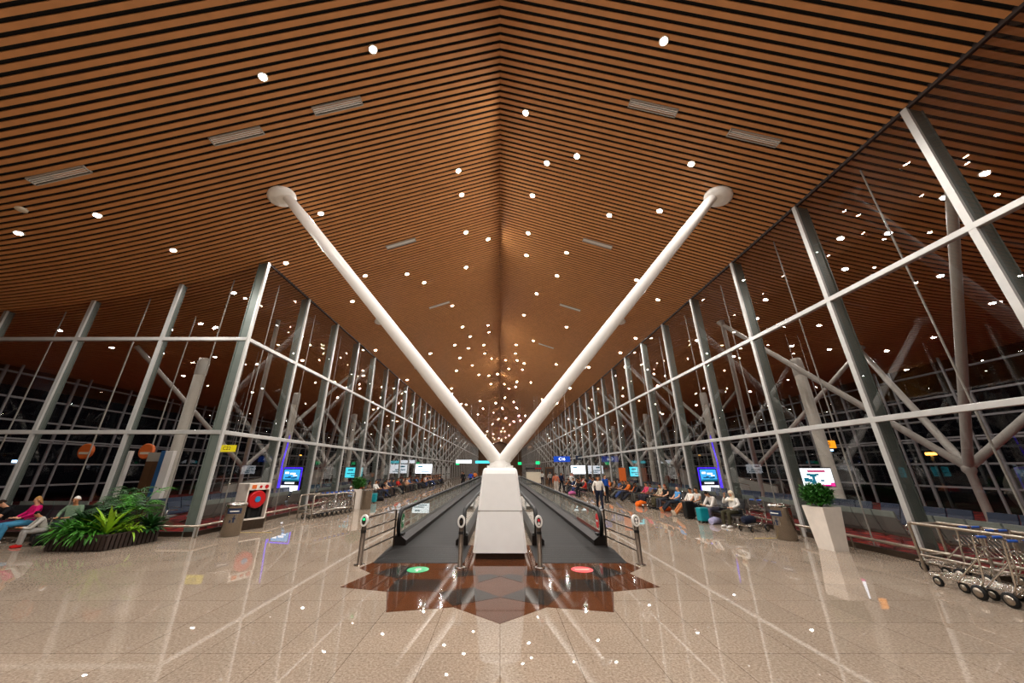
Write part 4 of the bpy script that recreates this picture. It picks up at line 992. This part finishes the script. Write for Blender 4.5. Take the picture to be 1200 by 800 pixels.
def leaves(mb, c, n, ln, wd, elev, rng, droop=.8, mi=(0,), az=None):
    for i in range(n):
        a = rng.uniform(*(az or (0, 2 * PI))); e = rng.uniform(*elev); l_ = ln * rng.uniform(.7, 1.15); w_ = wd * rng.uniform(.8, 1.2)
        d = Vector((math.cos(a), math.sin(a), 0)); sd = Vector((-math.sin(a), math.cos(a), 0)); p = Vector(c); mi_ = rng.choice(mi); prev = None; ang = e
        for k in range(5):
            f = k / 4; ww = w_ * (math.sin(PI * (.12 + .84 * f)) if k < 4 else .05)
            cur = (p - sd * ww / 2, p + Vector((0, 0, -ww * .15)), p + sd * ww / 2)
            if prev: mb.add([prev[0], prev[1], prev[2], cur[2], cur[1], cur[0]], [(0, 1, 4, 5), (1, 2, 3, 4)], mi_, True)
            prev = cur; p = p + (d * math.cos(ang) + Vector((0, 0, math.sin(ang)))) * l_ / 4; ang -= droop / 4 * rng.uniform(.8, 1.4)
def frond(mb, base, az, ln, elev, rng, mi=0, leaf=.2):
    d = Vector((math.cos(az), math.sin(az), 0)); sd = Vector((-math.sin(az), math.cos(az), 0)); p = Vector(base); ang = elev; pts = [p.copy()]
    for k in range(9):
        q = p + (d * math.cos(ang) + Vector((0, 0, math.sin(ang)))) * ln / 9
        if k > 1:
            for s in (-1, 1):
                tip = q + sd * s * leaf * (1.15 - abs(k - 4.5) / 8) + d * leaf * .45 + Vector((0, 0, -.05)); w_ = (q - p) * .32
                mb.add([q - w_, q + w_, tip], [(0, 1, 2)], mi)
        p = q; pts.append(q.copy()); ang -= .17
    mb.path(pts, [.012 - .001 * i for i in range(len(pts))], 5, mi)
rng = random.Random(21)
foot = [(-12.2, 10.5), (-10.65, 10.5), (-10.5, 11.9), (-12.35, 11.9)]
t = thing('planter_box', 'long low planter of dark upright timber slats full of greenery', 'planter', (-11.4, 11.2, 0))
loc = [(x + 11.4, y - 11.2) for x, y in foot]
MB().prism([(x * .95, y * .95) for x, y in loc], 0, .36).build('liner', M['soil'], t)
sl = MB()
for (x0, y0), (x1, y1) in zip(loc, loc[1:] + loc[:1]):
    l_ = math.hypot(x1 - x0, y1 - y0); k = int(l_ / .11); an = math.atan2(y1 - y0, x1 - x0)
    for i in range(k):
        cx, cy = x0 + (x1 - x0) * (i + .5) / k, y0 + (y1 - y0) * (i + .5) / k
        sl.box((cx - .04, cy - .02, .02), (cx + .04, cy + .02, .4), 0, an)
sl.build('slats', M['timber'], t)
MB().path([(x, y, .37) for x, y in loc + loc[:1]], .03, 4).build('rim', M['timber'], t)
def plant(name, label, x, y, z, fn):
    t = thing(name, label, 'plant', (x, y, z), 0, 'plants in the timber planter'); fn(t); return t
def palm(h, n, ln, m):
    def fn(t):
        st = MB()
        for i in range(5): st.path([(rng.uniform(-.06, .06), rng.uniform(-.06, .06), 0), (rng.uniform(-.15, .15), rng.uniform(-.15, .15), h)], [.016, .011], 6)
        st.build('stems', M['stem'], t)
        mb = MB()
        for i in range(n): frond(mb, (rng.uniform(-.1, .1), rng.uniform(-.1, .1), h * rng.uniform(.25, 1)), rng.uniform(0, 2 * PI), ln * rng.uniform(.7, 1.1), rng.uniform(.3, 1.2), rng)
        mb.build('fronds', m, t)
    return fn
def tuft(n, ln, wd, elev, m, droop=.9):
    def fn(t):
        mb = MB(); leaves(mb, (0, 0, 0), n, ln, wd, elev, rng, droop); mb.build('leaves', m, t)
    return fn
plant('palm_plant', 'tall feathery palm behind the front ferns, left end', -12.0, 11.55, .36, palm(.8, 26, .75, M['leaf_dark']))
plant('palm_plant', 'tallest feathery palm in the middle of the timber planter', -11.55, 11.6, .36, palm(1.05, 32, .8, M['leaf_dark']))
plant('palm_plant', 'feathery palm in front of the brown cabinet', -11.0, 11.6, .36, palm(.9, 26, .7, M['leaf_mid']))
plant('leafy_plant', 'round leaved plant at the right end of the planter', -10.65, 11.65, .36, tuft(110, .55, .1, (.1, 1.4), M['leaf_dark']))
plant('fern', 'drooping bright fern at the left front of the planter', -12.05, 10.75, .36, tuft(130, .62, .07, (.1, 1.4), M['leaf_mid'], 1.5))
plant('fern', 'drooping bright fern in the front centre of the planter', -11.5, 10.72, .36, tuft(130, .62, .07, (.1, 1.4), M['leaf_mid'], 1.5))
plant('fern', 'bushy green fern behind the drooping ones', -11.8, 11.15, .36, tuft(150, .75, .08, (.2, 1.5), M['leaf_dark'], 1.1))
plant('fern', 'green fern under the lime bromeliad', -11.2, 11.2, .36, tuft(120, .65, .07, (.2, 1.5), M['leaf_dark'], 1.2))
plant('leafy_plant', 'dense dark leafy plant at the left back corner of the planter', -12.15, 11.2, .36, tuft(120, .7, .09, (.3, 1.5), M['leaf_dark'], 1.0))
plant('fern', 'small drooping fern between the front centre and the lime bromeliad', -11.22, 10.66, .36, tuft(90, .5, .06, (.1, 1.4), M['leaf_mid'], 1.5))
plant('bromeliad', 'spiky lime green plant at the right front of the planter', -10.95, 10.75, .36, tuft(30, .8, .09, (.5, 1.4), M['leaf_lime'], .7))
plant('leafy_plant', 'trailing yellow green leaves at the right corner of the planter', -10.75, 11.2, .36, tuft(26, .6, .06, (.1, 1.), M['leaf_lime'], 1.3))
# white tapered planters
def white_planter(x, y, rz, h, wt, wb, label, sl_, shrub_h):
    t = thing('tapered_planter', label, 'planter', (x, y, 0), rz)
    sq = lambda w_, z: [(-w_ / 2, -w_ / 2, z), (w_ / 2, -w_ / 2, z), (w_ / 2, w_ / 2, z), (-w_ / 2, w_ / 2, z)]
    MB().loft([sq(wb, 0), sq(wt, h), sq(wt - .08, h), sq(wt - .12, h - .06)], 0, False).build('pot', M['planter'], t, .008)
    MB().box((-wt / 2 + .07, -wt / 2 + .07, h - .07), (wt / 2 - .07, wt / 2 - .07, h - .04)).build('soil', M['soil'], t)
    s = thing('shrub', sl_, 'shrub', (x, y, h - .04), 0)
    st = MB(); fo = MB(); r0 = wt * .72
    for i in range(9):
        a = 2 * PI * i / 9; st.path([(0, 0, 0), (.5 * r0 * math.cos(a), .5 * r0 * math.sin(a), shrub_h * rng.uniform(.5, .9))], [.014, .007], 5)
    st.build('stems', M['stem'], s)
    for i in range(230):
        a, b_ = rng.uniform(0, 2 * PI), rng.uniform(-1., 1.3); rr = rng.uniform(.55, 1.)
        c = (r0 * rr * math.cos(a) * math.cos(b_) * .85, r0 * rr * math.sin(a) * math.cos(b_) * .85, shrub_h * .5 + shrub_h * .48 * rr * math.sin(b_))
        leaves(fo, c, 7, .16, .04, (-.4, 1.3), rng, .5)
    fo.build('foliage', M['leaf_topiary'], s)
white_planter(9.13, 10.74, R(8), 1.08, .6, .45, 'large white tapered planter before the right glass wall', 'round dark green shrub in the large right planter', .62)
white_planter(-7.85, 20.6, R(30), 1.0, .6, .42, 'smaller white tapered planter beside the left trolley rack', 'dark green shrub in the smaller left planter', .62)

# ------------------------------------------------------------------ outside in the night
for i, (x, y, z, m_, lb) in enumerate(((36, 30, 3.2, 'e_warm', 'amber apron lamp beyond the right facade, nearer'), (48, 52, 4.5, 'e_cool', 'cool apron lamp beyond the right facade'), (40, 22, 2.0, 'e_cool', 'pale blue apron lamp right of the amber one'),
        (-42, 24, 4.6, 'e_warm', 'amber apron lamp beyond the left facade'), (-40, 30, 2.6, 'e_cool', 'cool apron lamp beyond the left facade'), (-44, 21, 2.7, 'e_warm', 'low amber lamp at far left beyond the facade'), (50, 90, 5, 'e_warm', 'distant amber apron lamp on the right'), (-50, 90, 5, 'e_warm', 'distant amber apron lamp on the left'))):
    t = thing('apron_lamp', lb, 'lamp', (x, y, -4), 0, 'apron lamps outside')
    MB().tube((0, 0, 0), (0, 0, z + 4), .09, 8).build('pole', M['facade'], t); MB().box((-.3, -.16, z + 3.9), (.3, .16, z + 4.1)).build('head', M[m_], t)
t = thing('jet_bridge', 'grey rounded boarding bridge outside the right facade', 'boarding bridge', (29.5, 17.5, 0))
rings = []
for x, r_ in ((-4.5, .75), (-4.0, 1.3), (-2, 1.5), (6, 1.5)):
    rings.append([(x, r_ * math.cos(a), 1.0 + r_ * .95 * math.sin(a)) for a in [2 * PI * k / 20 for k in range(20)]])
MB().loft(rings).build('tunnel', M['ac'], t); MB().box((-1.2, -1.53, .4), (2.6, -1.4, 1.6)).build('window', M['void'], t)
MB().tube((2, 0, -4), (2, 0, -.4), .35, 12).build('leg', M['facade'], t)

# ------------------------------------------------------------------ world, camera, colour
wd = bpy.data.worlds.new('night'); SC.world = wd; wd.use_nodes = True
wd.node_tree.nodes['Background'].inputs[0].default_value = (.012, .012, .018, 1); wd.node_tree.nodes['Background'].inputs[1].default_value = .1
for s, k in ((-1, kl), (1, kr)):
    pass
cam = bpy.data.cameras.new('camera'); co = bpy.data.objects.new('camera', cam); COL.objects.link(co)
cam.sensor_width = 36; cam.lens = 12; cam.shift_x = (600 - U0) / 1200; cam.clip_end = 500
co.location = (0, 0, CAM_Z); co.rotation_euler = (PI / 2 + PITCH, 0, 0); SC.camera = co
SC.view_settings.view_transform = 'Standard'; SC.view_settings.look = 'None'; SC.view_settings.gamma = 1; SC.view_settings.use_curve_mapping = False
SC.view_settings.exposure = .2
cy = SC.cycles; cy.use_denoising = True; cy.denoising_prefilter = 'NONE'
cy.max_bounces = 7; cy.diffuse_bounces = 3; cy.glossy_bounces = 4; cy.transmission_bounces = 2; cy.transparent_max_bounces = 24
cy.sample_clamp_indirect = 6; cy.caustics_reflective = False; cy.caustics_refractive = False; cy.use_light_tree = True
